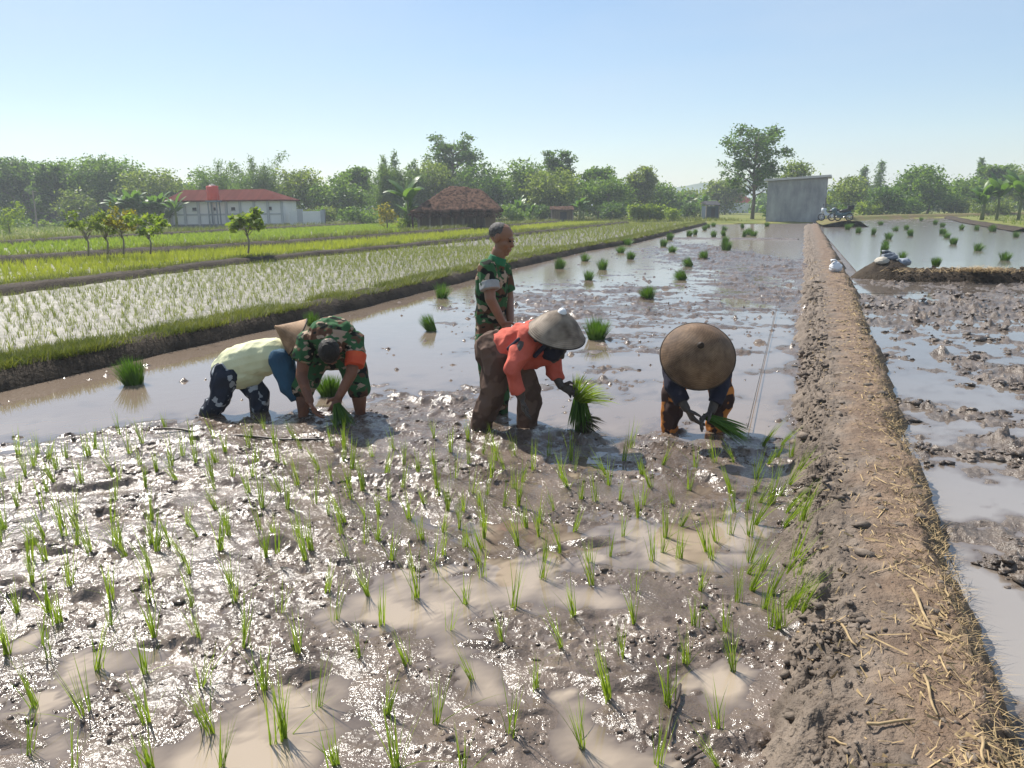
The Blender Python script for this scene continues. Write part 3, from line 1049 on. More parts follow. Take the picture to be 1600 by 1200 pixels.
HY = 74.0
hx0, hx1 = atd(266, 340, HY).x, atd(444, 340, HY).x
hz0, hz1 = 0.05, atd(360, 313, HY).z
house = empty('white_house', ((hx0 + hx1) / 2, HY, 0.05), 'long white house with red roof and a dark plinth beyond the left fields', 'house')
hw, hh, hd = hx1 - hx0, hz1 - hz0, 4.5
mb = MB().box((0, hd / 2, hh / 2), (hw, hd, hh)).build('wall', WHITE, house)
MB().box((0, hd / 2, 0.2), (hw + 0.12, hd + 0.12, 0.4)).build('plinth', PLINTH, house)
for k in range(9):
    MB().box((-hw / 2 + 0.15 + (hw - 0.3) * k / 8, -0.06, hh / 2 + 0.15), (0.22, 0.12, hh - 0.32)).build('pilaster', TRIM, house)
MB().box((0, -0.03, hh * 0.5), (hw - 0.1, 0.05, 0.16)).build('cornice', TRIM, house)
for k in (0.06, 0.22, 0.39, 0.56, 0.73, 0.88):
    w_ = MB().box((-hw / 2 + hw * k, -0.01, hh * 0.7), (0.36, 0.06, 0.28)).build('window', DARKHOLE, house)
    MB().box((-hw / 2 + hw * k, -0.02, hh * 0.7 - 0.18), (0.48, 0.10, 0.06)).build('sill', TRIM, w_)
mb = MB()
roof_hip(mb, -hw / 2 - 0.3, hw / 2 + 0.3, -0.4, hd + 0.4, hh + 0.02, atd(360, 296, HY + hd / 2).z - 0.05, 0.9, inset2=2.6)
mb.build('roof', REDROOF, house)
lw0, lw1 = atd(450, 340, HY).x, atd(506, 340, HY).x
low = empty('garden_wall', ((lw0 + lw1) / 2, HY + 0.6, 0.05), 'low white wall running out from the right end of the white house', 'wall')
MB().box((0, 0, 0.75), (lw1 - lw0, 0.25, 1.5)).build('panel', WHITE, low)
MB().box((0, 0, 0.1), (lw1 - lw0 + 0.06, 0.33, 0.32)).build('plinth', PLINTH, low)
MB().box((-(lw1 - lw0) / 2 + 1.0, 0, 0.84), (0.5, 0.34, 1.72)).build('post', TRIM, low)
MB().box(((lw1 - lw0) / 2 - 0.2, 0, 0.8), (0.4, 0.34, 1.62)).build('post', TRIM, low)

tx = atd(336, 340, HY - 1.6).x
tz0, tz1 = atd(336, 314, HY - 1.6).z, atd(336, 291, HY - 1.6).z
tank = empty('water_tank', (tx, HY - 1.6, 0.05), 'bright red water tank on a blue steel tower before the white house', 'water tank')
tr = px_w(327, 345, HY) / 2
b = MB().lathe([(0.01, tz0), (tr, tz0), (tr, tz0 + 0.1), (tr * 0.96, (tz0 + tz1) / 2), (tr, tz1 - 0.10), (tr * 0.93, tz1 - 0.03), (tr * 0.3, tz1), (0.01, tz1)], 24).build('tank_body', TANKRED, tank, True)
MB().lathe([(0.01, tz1), (0.26, tz1 - 0.01), (0.26, tz1 + 0.12), (0.01, tz1 + 0.15)], 16).build('lid', SHEETMETAL, tank)
for sx in (-1, 1):
    for sy in (-1, 1):
        MB().box((sx * tr * 0.7, sy * tr * 0.7, tz0 / 2), (0.1, 0.1, tz0)).build('leg', STEEL, tank)
MB().box((0, 0, tz0 - 0.08), (tr * 2.1, tr * 2.1, 0.14)).build('platform', STEEL, tank)
MB().box((0, -tr * 0.7, tz0 * 0.5), (tr * 1.5, 0.07, 0.1)).build('brace', STEEL, tank)

# grey cement shed beside the far end of the path
SY = 75.0
sx0, sx1 = atd(1195, 345, SY).x, atd(1287, 345, SY).x
sz1, sz0 = atd(1195, 284, SY).z, 0.12
sz2 = atd(1287, 279, SY).z
shed = empty('cement_shed', ((sx0 + sx1) / 2, SY, 0.05), 'plain grey cement shed with flat sloping roof at the end of the path', 'shed', None, math.radians(-23))
w2 = (sx1 - sx0) / 2 * 0.93
V = [(-w2, 0, -0.1), (w2, 0, -0.1), (w2, 5, -0.1), (-w2, 5, -0.1), (-w2, 0, sz1), (w2, 0, sz2), (w2, 5, sz2), (-w2, 5, sz1)]
MB().add(V, [(3, 2, 1, 0), (4, 5, 6, 7), (0, 1, 5, 4), (1, 2, 6, 5), (2, 3, 7, 6), (3, 0, 4, 7)]).build('wall', RENDER_GREY, shed)
e = 0.35
V = [(-w2 - e, -e, sz1 + 0.02), (w2 + e, -e, sz2 + 0.06), (w2 + e, 5 + e, sz2 + 0.06), (-w2 - e, 5 + e, sz1 + 0.02)]
V += [(x, y, z + 0.2) for x, y, z in V]
MB().add(V, [(3, 2, 1, 0), (4, 5, 6, 7), (0, 1, 5, 4), (1, 2, 6, 5), (2, 3, 7, 6), (3, 0, 4, 7)]).build('roof', SHEETMETAL, shed)
d_ = MB().box((w2 + 0.02, 1.6, 1.1), (0.08, 1.1, 2.2)).build('door', plain('door_brown', (0.12, 0.08, 0.05)), shed)
MB().box((w2 + 0.09, 1.2, 1.1), (0.08, 0.05, 0.16)).build('handle', STEEL, d_)

# old hut
KY = 58.0
kx0, kx1 = atd(650, 345, KY).x, atd(779, 345, KY).x
kz = atd(715, 329, KY).z
hut = empty('old_hut', ((kx0 + kx1) / 2, KY, 0.05), 'dilapidated dark hut with sagging brown roof beyond the yellow rice field', 'hut')
kw = kx1 - kx0
MB().box((-kw * 0.06, 2.6, kz / 2), (kw * 0.86, 4.6, kz)).build('wall', BAMBOOWALL, hut)
for k in range(7):
    MB().box((-kw * 0.47 + kw * 0.135 * k, 0.1 + 0.12 * (k % 2), kz * 0.5), (0.16, 0.16, kz), 0.1 * k).build('post', POSTWOOD, hut)
MB().box((kw * 0.40, 0.9, kz * 0.47), (kw * 0.12, 1.8, kz * 0.94)).build('partition', plain('tan_wall', (0.24, 0.16, 0.09), (0.16, 0.11, 0.07), 2), hut)
nu, nv = 46, 22
u, v = np.meshgrid(np.linspace(-1, 1, nu), np.linspace(-1, 1, nv), indexing='ij')
pk = atd(720, 293, KY + 2.4).z - 0.05
rx_ = kw * 0.53
hip = np.clip(np.minimum((u + 1) / 0.85, (1 - u) / 0.58), 0, 1)
ridge = np.minimum(1 - np.abs(v), hip * 1.0)
Zr = kz - 0.25 + (pk - kz + 0.25) * ridge + 0.13 * fbm2(u * 5, v * 4, 4, 131) + 0.10 * fbm2(u * 14, v * 9, 3, 132, ridged=True) - 0.25 * np.exp(-((u - 0.35) / 0.25) ** 2) * (1 - np.abs(v))
Xr = u * rx_ + 0.12 * fbm2(u * 7, v * 7, 3, 133)
Yr = 2.6 + v * 3.4 + 0.1 * fbm2(u * 9, v * 9, 3, 135)
Vr = np.stack([Xr.ravel(), Yr.ravel(), Zr.ravel()], 1)
ro = link('roof', mesh_from('roof', Vr, grid_faces(nu, nv)), THATCH, hut)
sm = ro.modifiers.new('thickness', 'SOLIDIFY')
sm.thickness = 0.18
fr = np.random.RandomState(5)
n = 260
tt = np.linspace(-1, 1, n)
P = np.stack([tt * rx_, np.full(n, -0.75) + fr.normal(0, .05, n), np.full(n, kz - 0.28) + fr.normal(0, .08, n)], 1)
Vb, Fb = blades(P, 0.01, 0.22, 6.0, 6, az=np.full(n, -PI / 2) + fr.normal(0, .5, n))
Vb[:, 2] -= np.abs(Vb[:, 1] + 0.75) * 1.6
link('roof_fringe', mesh_from('roof_fringe', Vb, Fb), THATCH, hut)
MB().box((-kw * 0.52, 1.6, kz * 0.80), (kw * 0.16, 3.0, 0.12), 0.0).box((-kw * 0.55, 0.4, kz * 0.4), (0.14, 0.14, kz * 0.8)).build('lean_to', THATCH, hut)


def shack(px0, px1, ptop, y, wallm, roofm, label, base=0.08, pitch=0.35, depth=2.2, low=None):
    x0, x1 = atd(px0, 335, y).x, atd(px1, 335, y).x
    zt = atd((px0 + px1) / 2, ptop, y).z
    s = empty('field_shack', ((x0 + x1) / 2, y, base), label, 'shack')
    w_ = x1 - x0
    zt -= base
    MB().box((0, depth / 2, zt * 0.36), (w_ * 0.9, depth, zt * 0.72)).build('wall', low or wallm, s)
    for sx in (-1, 1):
        MB().box((sx * w_ * 0.45, -0.05, zt * 0.4), (0.12, 0.12, zt * 0.8)).build('post', POSTWOOD, s)
    m_ = MB()
    V = [(-w_ / 2, -0.4, zt * 0.80), (w_ / 2, -0.4, zt * 0.78), (w_ / 2, depth + 0.3, zt * 0.92), (-w_ / 2, depth + 0.3, zt * 0.95), (-w_ * 0.48, depth * 0.5, zt), (w_ * 0.48, depth * 0.5, zt)]
    m_.add(V, [(0, 1, 5, 4), (2, 3, 4, 5), (1, 2, 5), (3, 0, 4)])
    r_ = m_.build('roof', roofm, s)
    q = r_.modifiers.new('thickness', 'SOLIDIFY')
    q.thickness = 0.1
    MB().box((w_ * 0.05, -0.01, zt * 0.32), (w_ * 0.28, 0.06, zt * 0.6)).build('door', DARKHOLE, s)
    return s


shack(860, 897, 322, 86, BAMBOOWALL, THATCH, 'small brown shack half hidden under trees left of the banana clump')
shack(1102, 1124, 314, 92, BLUEPAINT, DARKHOLE, 'tiny dark field shack with blue lower boards right of the bright shrub')
SHACK_FAR = empty('red_roofed_house', (atd(1150, 320, 150).x, 150, 0.1), 'distant pale house with pinkish red roof behind the lone tree', 'house')
wf = px_w(1130, 1176, 150)
zf = atd(1150, 318, 150).z
MB().box((-wf * 0.1, 2, zf / 2), (wf, 6, zf)).build('wall', WHITE, SHACK_FAR)
mb = MB()
roof_hip(mb, -wf * 0.45, wf * 0.55, -0.6, 8, zf + 0.02, atd(1150, 304, 153).z, 0.6)
mb.build('roof', REDROOF, SHACK_FAR)
WY = 112
wx0, wx1 = atd(-90, 345, WY).x, atd(100, 345, WY).x
bw = empty('roadside_building', ((wx0 + wx1) / 2, WY, 0.1), 'long low dark building with thin brown roof edge behind the far left bushes', 'building')
zt = atd(50, 327, WY).z
MB().box((0, 3, zt * 0.44), (wx1 - wx0, 6, zt * 0.88)).build('wall', plain('dark_wall', (0.07, 0.075, 0.085), (0.11, 0.11, 0.12), 0.5), bw)
MB().box((0, 2.6, zt * 0.94), (wx1 - wx0 + 1, 7.6, zt * 0.10)).build('roof', plain('brown_roof', (0.27, 0.15, 0.11), (0.2, 0.12, 0.09), 0.5), bw)
for k in range(4):
    MB().box((-(wx1 - wx0) * 0.4 + k * (wx1 - wx0) * 0.27, -0.02, zt * 0.4), (1.6, 0.1, 1.3)).build('window', DARKHOLE, bw)

# leaning pole with wire
pb, pt = atd(58, 352, 84), atd(51, 298, 84)
pole = empty('utility_pole', (pb.x, 84, 0.05), 'thin pale leaning pole in front of the far left trees', 'pole')
MB().tube([(0, 0, 0), (pt.x - pb.x, 0, pt.z)], [0.10, 0.06], 8).build('post', POSTWOOD, pole)
MB().tube([(pt.x - pb.x, 0, pt.z - 0.2), (4, 3, pt.z - 1.1), (9.5, 6, pt.z - 1.4), (16, 10, pt.z - 1.2)], 0.025, 5).build('wire', DARKHOLE, pole)
MB().box((pt.x - pb.x, 0, pt.z - 0.15), (0.7, 0.07, 0.07)).build('crossarm', POSTWOOD, pole)

# ------------------------------------------------------------------ trees
LEAF_DARK = leaf_mat('leaf_dark', (0.040, 0.092, 0.024), (0.14, 0.22, 0.05), 0.5, 0.5)
LEAF_MID = leaf_mat('leaf_mid', (0.06, 0.125, 0.026), (0.20, 0.29, 0.06), 0.5, 0.5)
LEAF_OLIVE = leaf_mat('leaf_olive', (0.09, 0.14, 0.034), (0.25, 0.30, 0.075), 0.5, 0.5)
LEAF_BAMBOO = leaf_mat('leaf_bamboo', (0.06, 0.12, 0.03), (0.18, 0.26, 0.065), 0.5, 0.6)
LEAF_BANANA = leaf_mat('leaf_banana', (0.055, 0.12, 0.022), (0.13, 0.22, 0.05), 0.45, 1.2, 0.4)
LEAF_LIME = leaf_mat('leaf_lime', (0.13, 0.20, 0.03), (0.26, 0.32, 0.05), 0.5, 1.5)
LEAF_YELLOW = leaf_mat('leaf_yellow', (0.16, 0.17, 0.03), (0.34, 0.27, 0.04), 0.5, 2.0)
CULM = plain('bamboo_culm', (0.16, 0.18, 0.06), (0.11, 0.14, 0.05), 2, 0.6)


def leaf_quads(P, size, r, flat=0.5, asp=0.5):
    """one small rhombic leaf spray at each point"""
    n = len(P)
    a = r.normal(size=(n, 3))
    a[:, 2] *= flat
    a /= np.linalg.norm(a, axis=1)[:, None]
    b = np.cross(a, r.normal(size=(n, 3)))
    b /= np.linalg.norm(b, axis=1)[:, None]
    s = (size * r.uniform(0.55, 1.35, n))[:, None]
    V = np.stack([P - a * s, P + b * s * asp - a * s * 0.1, P + a * s, P - b * s * asp - a * s * 0.1], 1).reshape(-1, 3)
    return V, np.arange(4 * n).reshape(n, 4)


def crown_points(lobes, per_m3, cl_sig, k, r, hollow=0.45):
    """clumps of leaves spread through each lobe (cx, cy, cz, rx, ry, rz)"""
    out = []
    for cx, cy, cz, rx, ry, rz in lobes:
        n = max(10, int(per_m3 * (rx * ry * rz) ** 0.72))
        d = r.normal(size=(n, 3))
        d /= np.linalg.norm(d, axis=1)[:, None]
        rad = hollow + (1 - hollow) * r.uniform(0, 1, n) ** 0.6
        rad *= 1 + 0.35 * perlin3(d * 2.0 + np.array([cx, cy, cz]), 3)
        c = d * rad[:, None] * np.array([rx, ry, rz]) + np.array([cx, cy, cz])
        sg = cl_sig * r.uniform(0.6, 1.3, n)
        q = np.repeat(c, k, 0) + r.normal(size=(n * k, 3)) * np.repeat(sg, k)[:, None] * np.array([1, 1, 0.6])
        out.append(q)
    return np.concatenate(out)


def tree(kind, px, top, wpx, y, label, group='trees of the far tree line', seed=0, base=0.08, leaf=None, mat=None, name=None, dens=1.0, bark=None):
    r = np.random.RandomState(seed + 500)
    x = atd(px, 330, y).x
    Ht = atd(px, top, y).z - base
    W = wpx * y / FPX / math.cos(math.radians(PITCH)) * 0.5
    name = name or {'broad': 'broadleaf_tree', 'sparse': 'open_crowned_tree', 'bamboo': 'bamboo_clump', 'casuarina': 'casuarina_tree', 'bush': 'bush'}[kind]
    t = empty(name, (x, y, base), label, 'bamboo' if kind == 'bamboo' else 'bush' if kind == 'bush' else 'tree', group)
    ls = leaf or 0.155 * (y / 80)
    tr = MB()
    if kind == 'broad':
        lobes = []
        nl = max(4, int(4 + W))
        for i in range(nl):
            a = r.uniform(0, 2 * PI)
            q = r.uniform(0.2, 0.75)
            z = r.uniform(0.42, 0.80) * Ht
            s = W * r.uniform(0.36, 0.56)
            lobes.append((math.cos(a) * W * q, math.sin(a) * W * q, z, s, s, min(s * 0.85, Ht * 0.99 - z)))
        lobes.append((r.uniform(-.25, .25) * W, 0, Ht * 0.80, W * 0.5, W * 0.5, Ht * 0.19))
        for s_ in (-1, 1):
            lobes.append((s_ * W * 0.62, r.uniform(-.3, .3) * W, Ht * r.uniform(.3, .55), W * 0.38, W * 0.4, Ht * 0.20))
        lobes.append((0, -W * .3, Ht * 0.26, W * 0.7, W * 0.5, Ht * 0.2))
        P = crown_points(lobes, 21 * dens, 0.36 * y / 80, 11, r, 0.35)
        tr.tube([(0, 0, 0), (0.1 * W, 0, Ht * 0.25), (0, 0, Ht * 0.55), (0.05 * W, 0, Ht * 0.8)], [0.025 * Ht, 0.02 * Ht, 0.013 * Ht, 0.004 * Ht])
        for l in lobes[:-1]:
            tr.tube([(0.08 * W, 0, Ht * 0.22), (l[0] * 0.5, l[1] * 0.5, l[2] * 0.75), l[:3]], [0.012 * Ht, 0.008 * Ht, 0.003 * Ht], 5)
    elif kind == 'sparse':
        lobes = []
        tr.tube([(0, 0, 0), (0.02 * W, 0, Ht * 0.22), (-0.03 * W, 0, Ht * 0.5), (0.06 * W, 0, Ht * 0.95)], [0.022 * Ht, 0.018 * Ht, 0.012 * Ht, 0.003 * Ht], 8)
        nb = 40
        for i in range(nb):
            f = i / (nb - 1)
            z0 = Ht * (0.24 + 0.55 * f)
            a = i * 2.4 + r.uniform(-.4, .4)
            reach = W * (0.45 + 0.55 * math.sin(PI * (0.18 + 0.66 * f))) * r.uniform(0.6, 1.0)
            e = Vector((math.cos(a) * reach, math.sin(a) * reach * 0.8, min(Ht * 0.97, z0 + Ht * r.uniform(0.10, 0.22))))
            mid = Vector((e.x * 0.5, e.y * 0.5, z0 + (e.z - z0) * 0.65))
            tr.tube([(0, 0, z0), mid, e], [0.007 * Ht, 0.005 * Ht, 0.002 * Ht], 5)
            for q in range(3):
                f2 = r.uniform(0.45, 1.08)
                c = mid.lerp(e, (f2 - .5) * 2) + Vector(r.normal(0, 0.11 * W, 3)) * Vector((1, 1, .5)).length * 0.6
                s = W * r.uniform(0.13, 0.24)
                lobes.append((c.x, c.y, min(c.z, Ht * .97), s, s, s * 0.55))
        P = crown_points(lobes, 15 * dens, 0.24 * y / 80, 6, r, 0.05)
    elif kind == 'bamboo':
        pts = []
        nc = int(26 * dens) + 10
        for i in range(nc):
            a = r.uniform(0, 2 * PI)
            lean = W * r.uniform(0.15, 1.0)
            h = Ht * r.uniform(0.40, 0.84) * (1 - 0.12 * lean / max(W, .1)) if i > 3 else Ht * (1 - 0.06 * i)
            cv = []
            b0 = Vector((math.cos(a), math.sin(a), 0)) * W * 0.22 * r.uniform(0.2, 1)
            for k in range(9):
                s_ = k / 8
                cv.append(b0 + Vector((math.cos(a) * lean * s_ ** 2.3, math.sin(a) * lean * s_ ** 2.3, h * (s_ - 0.16 * s_ ** 5) / 0.9 * 0.93)))
            tr.tube(cv, [0.05 * (1 - 0.8 * k / 8) for k in range(9)], 5)
            for s_ in np.linspace(0.25, 1, 26):
                k = min(7, int(s_ * 8))
                c = cv[k].lerp(cv[k + 1], s_ * 8 - k)
                sg = W * (0.10 + 0.13 * math.sin(PI * min(s_, .93)))
                q = r.normal(size=(22, 3)) * sg * (0.55 if i <= 3 and s_ > 0.6 else 1) + np.array(c)
                q[:, 2] -= np.abs(r.normal(size=22)) * sg * 0.8
                pts.append(q)
        P = np.concatenate(pts)
        P[:, 2] = np.clip(P[:, 2], 0.2, Ht * 1.01)
    elif kind == 'casuarina':
        tr.tube([(0, 0, 0), (0, 0, Ht)], [0.02 * Ht, 0.003 * Ht], 6)
        pts = []
        for i in range(int(70 * dens)):
            f = r.uniform(0.18, 1.0)
            a = r.uniform(0, 2 * PI)
            R_ = W * (1.08 - f) * r.uniform(0.5, 1.0)
            e = np.array([math.cos(a) * R_, math.sin(a) * R_, Ht * f + R_ * 0.35])
            s0 = np.array([0, 0, Ht * (f - 0.02)])
            for q in range(22):
                pts.append(s0 + (e - s0) * r.uniform(0.25, 1.05) + r.normal(size=3) * 0.12 * W)
            tr.tube([s0, e], [0.03, 0.01], 4)
        P = np.array(pts)
    else:
        lobes = [(r.uniform(-.6, .6) * W, r.uniform(-.4, .4) * W, Ht * r.uniform(.3, .62), W * .48, W * .42, Ht * .34) for i in range(6)]
        P = crown_points(lobes, 40 * dens, 0.22 * y / 80, 10, r, 0.2)
        tr.tube([(0, 0, 0), (0, 0, Ht * .5)], [0.06, 0.03], 6)
    P[:, 2] = np.maximum(P[:, 2], 0.08)
    V, F = leaf_quads(P, ls, r, flat=0.7 if kind != 'bamboo' else 1.2, asp=0.5 if kind not in ('bamboo', 'casuarina') else 0.24)
    link('crown', mesh_from('crown', V, F), mat or {'broad': LEAF_MID, 'sparse': LEAF_DARK, 'bamboo': LEAF_BAMBOO, 'casuarina': LEAF_DARK, 'bush': LEAF_OLIVE}[kind], t)
    tr.build('culms' if kind == 'bamboo' else 'trunk', CULM if kind == 'bamboo' else (bark or BARK), t, True)
    return t


def banana_leaf(mb, base, az, elev, length, width, r, droop=1.0):
    n = 9
    V, F = [], []
    p = Vector(base)
    e = elev
    side = Vector((-math.sin(az), math.cos(az), 0))
    for k in range(n):
        t = k / (n - 1)
        d = Vector((math.cos(az) * math.cos(e), math.sin(az) * math.cos(e), math.sin(e)))
        up = side.cross(d)
        w = width * 0.5 * (0.12 if k == 0 else math.sin(PI * min(0.08 + t * 0.88, 1)) ** 0.6) * (0.02 if k == n - 1 else 1)
        V += [p - side * w - up * w * -0.35, p, p + side * w - up * w * -0.35]
        p = p + d * length / (n - 1)
        e -= droop * (0.06 + 0.26 * t)
    for k in range(n - 1):
        a = 3 * k
        F += [(a, a + 1, a + 4, a + 3), (a + 1, a + 2, a + 5, a + 4)]
    mb.add(V, F)


def banana(px, top, y, label, seed, plants=1, spread=1.0, group='banana plants along the tree line', mat=None, base=0.08):
    r = np.random.RandomState(seed)
    x = atd(px, 335, y).x
    Ht = atd(px, top, y).z - base
    t = empty('banana_plant', (x, y, base), label, 'banana plant', group)
    for i in range(plants):
        h = Ht * (1 if i == 0 else r.uniform(0.55, 0.95))
        ox, oy = (0, 0) if i == 0 else (r.uniform(-spread, spread), r.uniform(-.8, .8))
        st = MB().tube([(ox, oy, 0), (ox + 0.05, oy, h * 0.3), (ox, oy, h * 0.55)], [0.14, 0.11, 0.07], 8)
        s_ = st.build('stem', CULM, t, True)
        lf = MB()
        nl = 9
        for k in range(nl):
            el = math.radians(r.uniform(35, 84)) if k else math.radians(86)
            banana_leaf(lf, (ox, oy, h * r.uniform(0.46, 0.56)), k * 2.4 + r.uniform(-.4, .4), el, h * r.uniform(0.42, 0.58), h * 0.19, r, r.uniform(0.6, 1.3))
        lf.build('leaves', mat or LEAF_BANANA, t, True)
    return t


# the far wood that closes the view behind the single trees
r = np.random.RandomState(77)
pts = []
for px in np.arange(-260, 1060, 9):
    y = 112 + r.uniform(-6, 14)
    x = atd(px, 330, y).x
    topz = atd(px, np.interp(px, [-200, 0, 100, 300, 450, 600, 750, 900, 1000, 1060], [275, 275, 275, 285, 288, 285, 272, 275, 292, 305]), y).z * r.uniform(0.8, 1.05)
    q = r.normal(size=(160, 3)) * np.array([1.6, 1.6, 0]) + np.array([x, y, 0])
    q[:, 2] = topz * r.uniform(0.02, 1, 160) ** 0.8
    pts.append(q)
V, F = leaf_quads(np.concatenate(pts), 0.38, r, 0.8, 0.55)
stuff('woods', V, F, LEAF_DARK, 'dark hazy mass of wood behind the single trees on the left', 'wood')
pts = []
for px in np.arange(1180, 1720, 7):
    y = 150 + r.uniform(-8, 14)
    x = atd(px, 330, y).x
    topz = atd(px, np.interp(px, [1180, 1300, 1400, 1500, 1700], [305, 298, 290, 285, 285]), y).z * r.uniform(0.7, 1.05)
    q = r.normal(size=(120, 3)) * np.array([1.6, 1.6, 0]) + np.array([x, y, 0])
    q[:, 2] = topz * r.uniform(0.02, 1, 120) ** 0.8
    pts.append(q)
V, F = leaf_quads(np.concatenate(pts), 0.5, r, 0.8, 0.55)
stuff('woods', V, F, LEAF_DARK, 'hazy far wood behind the trees on the right', 'wood')

TREES = [
    # kind, px, top, width, y, label, leaf material
    ('broad', 45, 246, 130, 98, 'tall dense green tree above the dark roadside building', LEAF_DARK),
    ('broad', -60, 250, 120, 100, 'dense tree cut by the left edge of the picture', LEAF_DARK),
    ('sparse', 88, 258, 50, 94, 'thin open tree between the two tall dense trees on the far left', LEAF_DARK),
    ('broad', 158, 243, 125, 96, 'tallest rounded green tree above the banana clump', LEAF_MID),
    ('broad', 248, 262, 95, 94, 'olive rounded tree left behind the red water tank', LEAF_OLIVE),
    ('broad', 118, 290, 60, 90, 'pale green lower tree beside the leaning pole', LEAF_OLIVE),
    ('bamboo', 345, 236, 100, 96, 'bamboo clump rising behind the red roof of the white house', None),
    ('bamboo', 402, 222, 80, 93, 'tall dark bamboo clump with drooping tips over the right end of the red roof', None),
    ('broad', 310, 262, 60, 99, 'dense tree straight behind the red water tank', LEAF_MID),
    ('broad', 478, 261, 85, 92, 'bushy light green tree right of the tall dark bamboo', LEAF_OLIVE),
    ('broad', 532, 272, 85, 90, 'mid green tree between the light green tree and the bamboo by the hut', LEAF_MID),
    ('sparse', 560, 262, 50, 96, 'slender tree top standing above the middle tree row left of the hut', LEAF_MID),
    ('bamboo', 608, 219, 62, 88, 'high bamboo with one long bent tip left of the hut', None),
    ('bamboo', 640, 236, 60, 92, 'shorter feathery bamboo just left of the hut roof', None),
    ('sparse', 710, 211, 82, 100, 'tall open tree rising highest above the hut', LEAF_DARK),
    ('broad', 680, 250, 80, 95, 'olive green tree behind the left part of the hut roof', LEAF_OLIVE),
    ('broad', 752, 252, 90, 94, 'dark green tree behind the right part of the hut roof', LEAF_DARK),
    ('broad', 815, 250, 90, 96, 'rounded green tree above the standing man', LEAF_MID),
    ('sparse', 872, 237, 50, 98, 'small flat topped tree rising over the brown shack', LEAF_DARK),
    ('broad', 872, 264, 90, 92, 'leafy yellowish green tree above the brown shack', LEAF_OLIVE),
    ('sparse', 935, 260, 52, 97, 'bamboo like open tree right of the brown shack', LEAF_MID),
    ('sparse', 1002, 262, 44, 102, 'thin pointed tree ending the high tree line', LEAF_OLIVE),
    ('broad', 948, 276, 90, 93, 'dense middle green tree right of the brown shack', LEAF_MID),
    ('broad', 1020, 288, 80, 108, 'lower rounded tree sloping down toward the blue boarded shack', LEAF_MID),
    ('broad', 1075, 296, 60, 116, 'small hazy tree left of the blue boarded shack', LEAF_OLIVE),
    ('broad', 1132, 279, 58, 128, 'grey green dome shaped tree left of the lone tree', LEAF_OLIVE),
    ('sparse', 1176, 194, 104, 88, 'lone spreading tree with open layered crown left of the cement shed', LEAF_DARK),
    ('broad', 1234, 246, 66, 96, 'bushy tree peeping over the roof of the cement shed', LEAF_OLIVE),
    ('broad', 1322, 275, 66, 100, 'olive tree just right of the cement shed', LEAF_OLIVE),
    ('casuarina', 1371, 254, 44, 125, 'feathery conical tree right of the cement shed', LEAF_DARK),
    ('casuarina', 1346, 262, 40, 128, 'lower feathery tree beside the taller conical tree', LEAF_DARK),
    ('broad', 1385, 292, 60, 92, 'dark low tree before the conical trees', LEAF_DARK),
    ('broad', 1448, 256, 96, 98, 'large round green tree in the middle of the right tree line', LEAF_MID),
    ('casuarina', 1524, 247, 30, 130, 'narrow dark spire of a conifer on the right', LEAF_DARK),
    ('sparse', 1550, 255, 56, 110, 'open tree behind the bananas on the right', LEAF_MID),
    ('broad', 1512, 278, 70, 105, 'mid green tree left of the right banana plants', LEAF_MID),
    ('broad', 1610, 262, 90, 112, 'green tree cut by the right edge of the picture', LEAF_OLIVE),
]
for i, (k, px, top, w_, y, lab, mt) in enumerate(TREES):
    tree(k, px, top, w_ * (1.0 if k != 'broad' else 1.0), y, lab, seed=i, mat=mt, dens=1.0 if px != 1176 else 0.5)

BUSHES = [
    (35, 343, 40, 88, 'round hedge bush left of the leaning pole', LEAF_MID), (66, 345, 26, 87, 'small round bush at the foot of the leaning pole', LEAF_LIME),
    (98, 345, 36, 88, 'low bush right of the leaning pole', LEAF_MID), (10, 308, 46, 62, 'leafy shrub at the left edge of the fields', LEAF_LIME),
    (560, 318, 70, 80, 'low green thicket between the garden wall and the hut', LEAF_MID), (500, 315, 60, 84, 'green thicket behind the garden wall', LEAF_OLIVE),
    (604, 308, 36, 62, 'yellow flowering shrub left of the hut', LEAF_YELLOW), (640, 335, 40, 60, 'small green shrub at the left corner of the hut', LEAF_LIME),
    (800, 318, 50, 78, 'leafy bush right of the hut', LEAF_MID), (840, 312, 50, 88, 'thicket between the hut and the brown shack', LEAF_DARK),
    (955, 312, 60, 88, 'dark shrub right of the bright banana plant', LEAF_DARK), (1052, 321, 26, 80, 'single bright yellow green shrub by the dry grass', LEAF_LIME),
    (1085, 312, 40, 96, 'dark bush left of the blue boarded shack', LEAF_DARK), (1200, 322, 24, 82, 'dark bush at the left side of the cement shed', LEAF_DARK),
    (1318, 318, 24, 78, 'green bush behind the motorbikes', LEAF_MID), (1405, 302, 60, 94, 'dark thicket under the large round tree', LEAF_DARK),
    (1360, 306, 50, 92, 'light green shrub right of the motorbikes', LEAF_LIME), (1490, 306, 60, 96, 'bushes left of the right banana plants', LEAF_OLIVE),
    (1550, 310, 70, 92, 'green thicket under the right banana plants', LEAF_OLIVE)]
for i, (px, top, w_, y, lab, mt) in enumerate(BUSHES):
    tree('bush', px, top, w_, y, lab, 'bushes along the tree line', seed=100 + i, mat=mt, leaf=0.13 * y / 80)
for k in range(6):
    tree('bush', 990 + k * 8.5, 317 - k % 2 * 2, 11, 84, 'light green leafy stalk in the crop row right of the brown shack', 'row of light green crop stalks', seed=140 + k, mat=LEAF_LIME, leaf=0.15, name='tall_crop_plant')

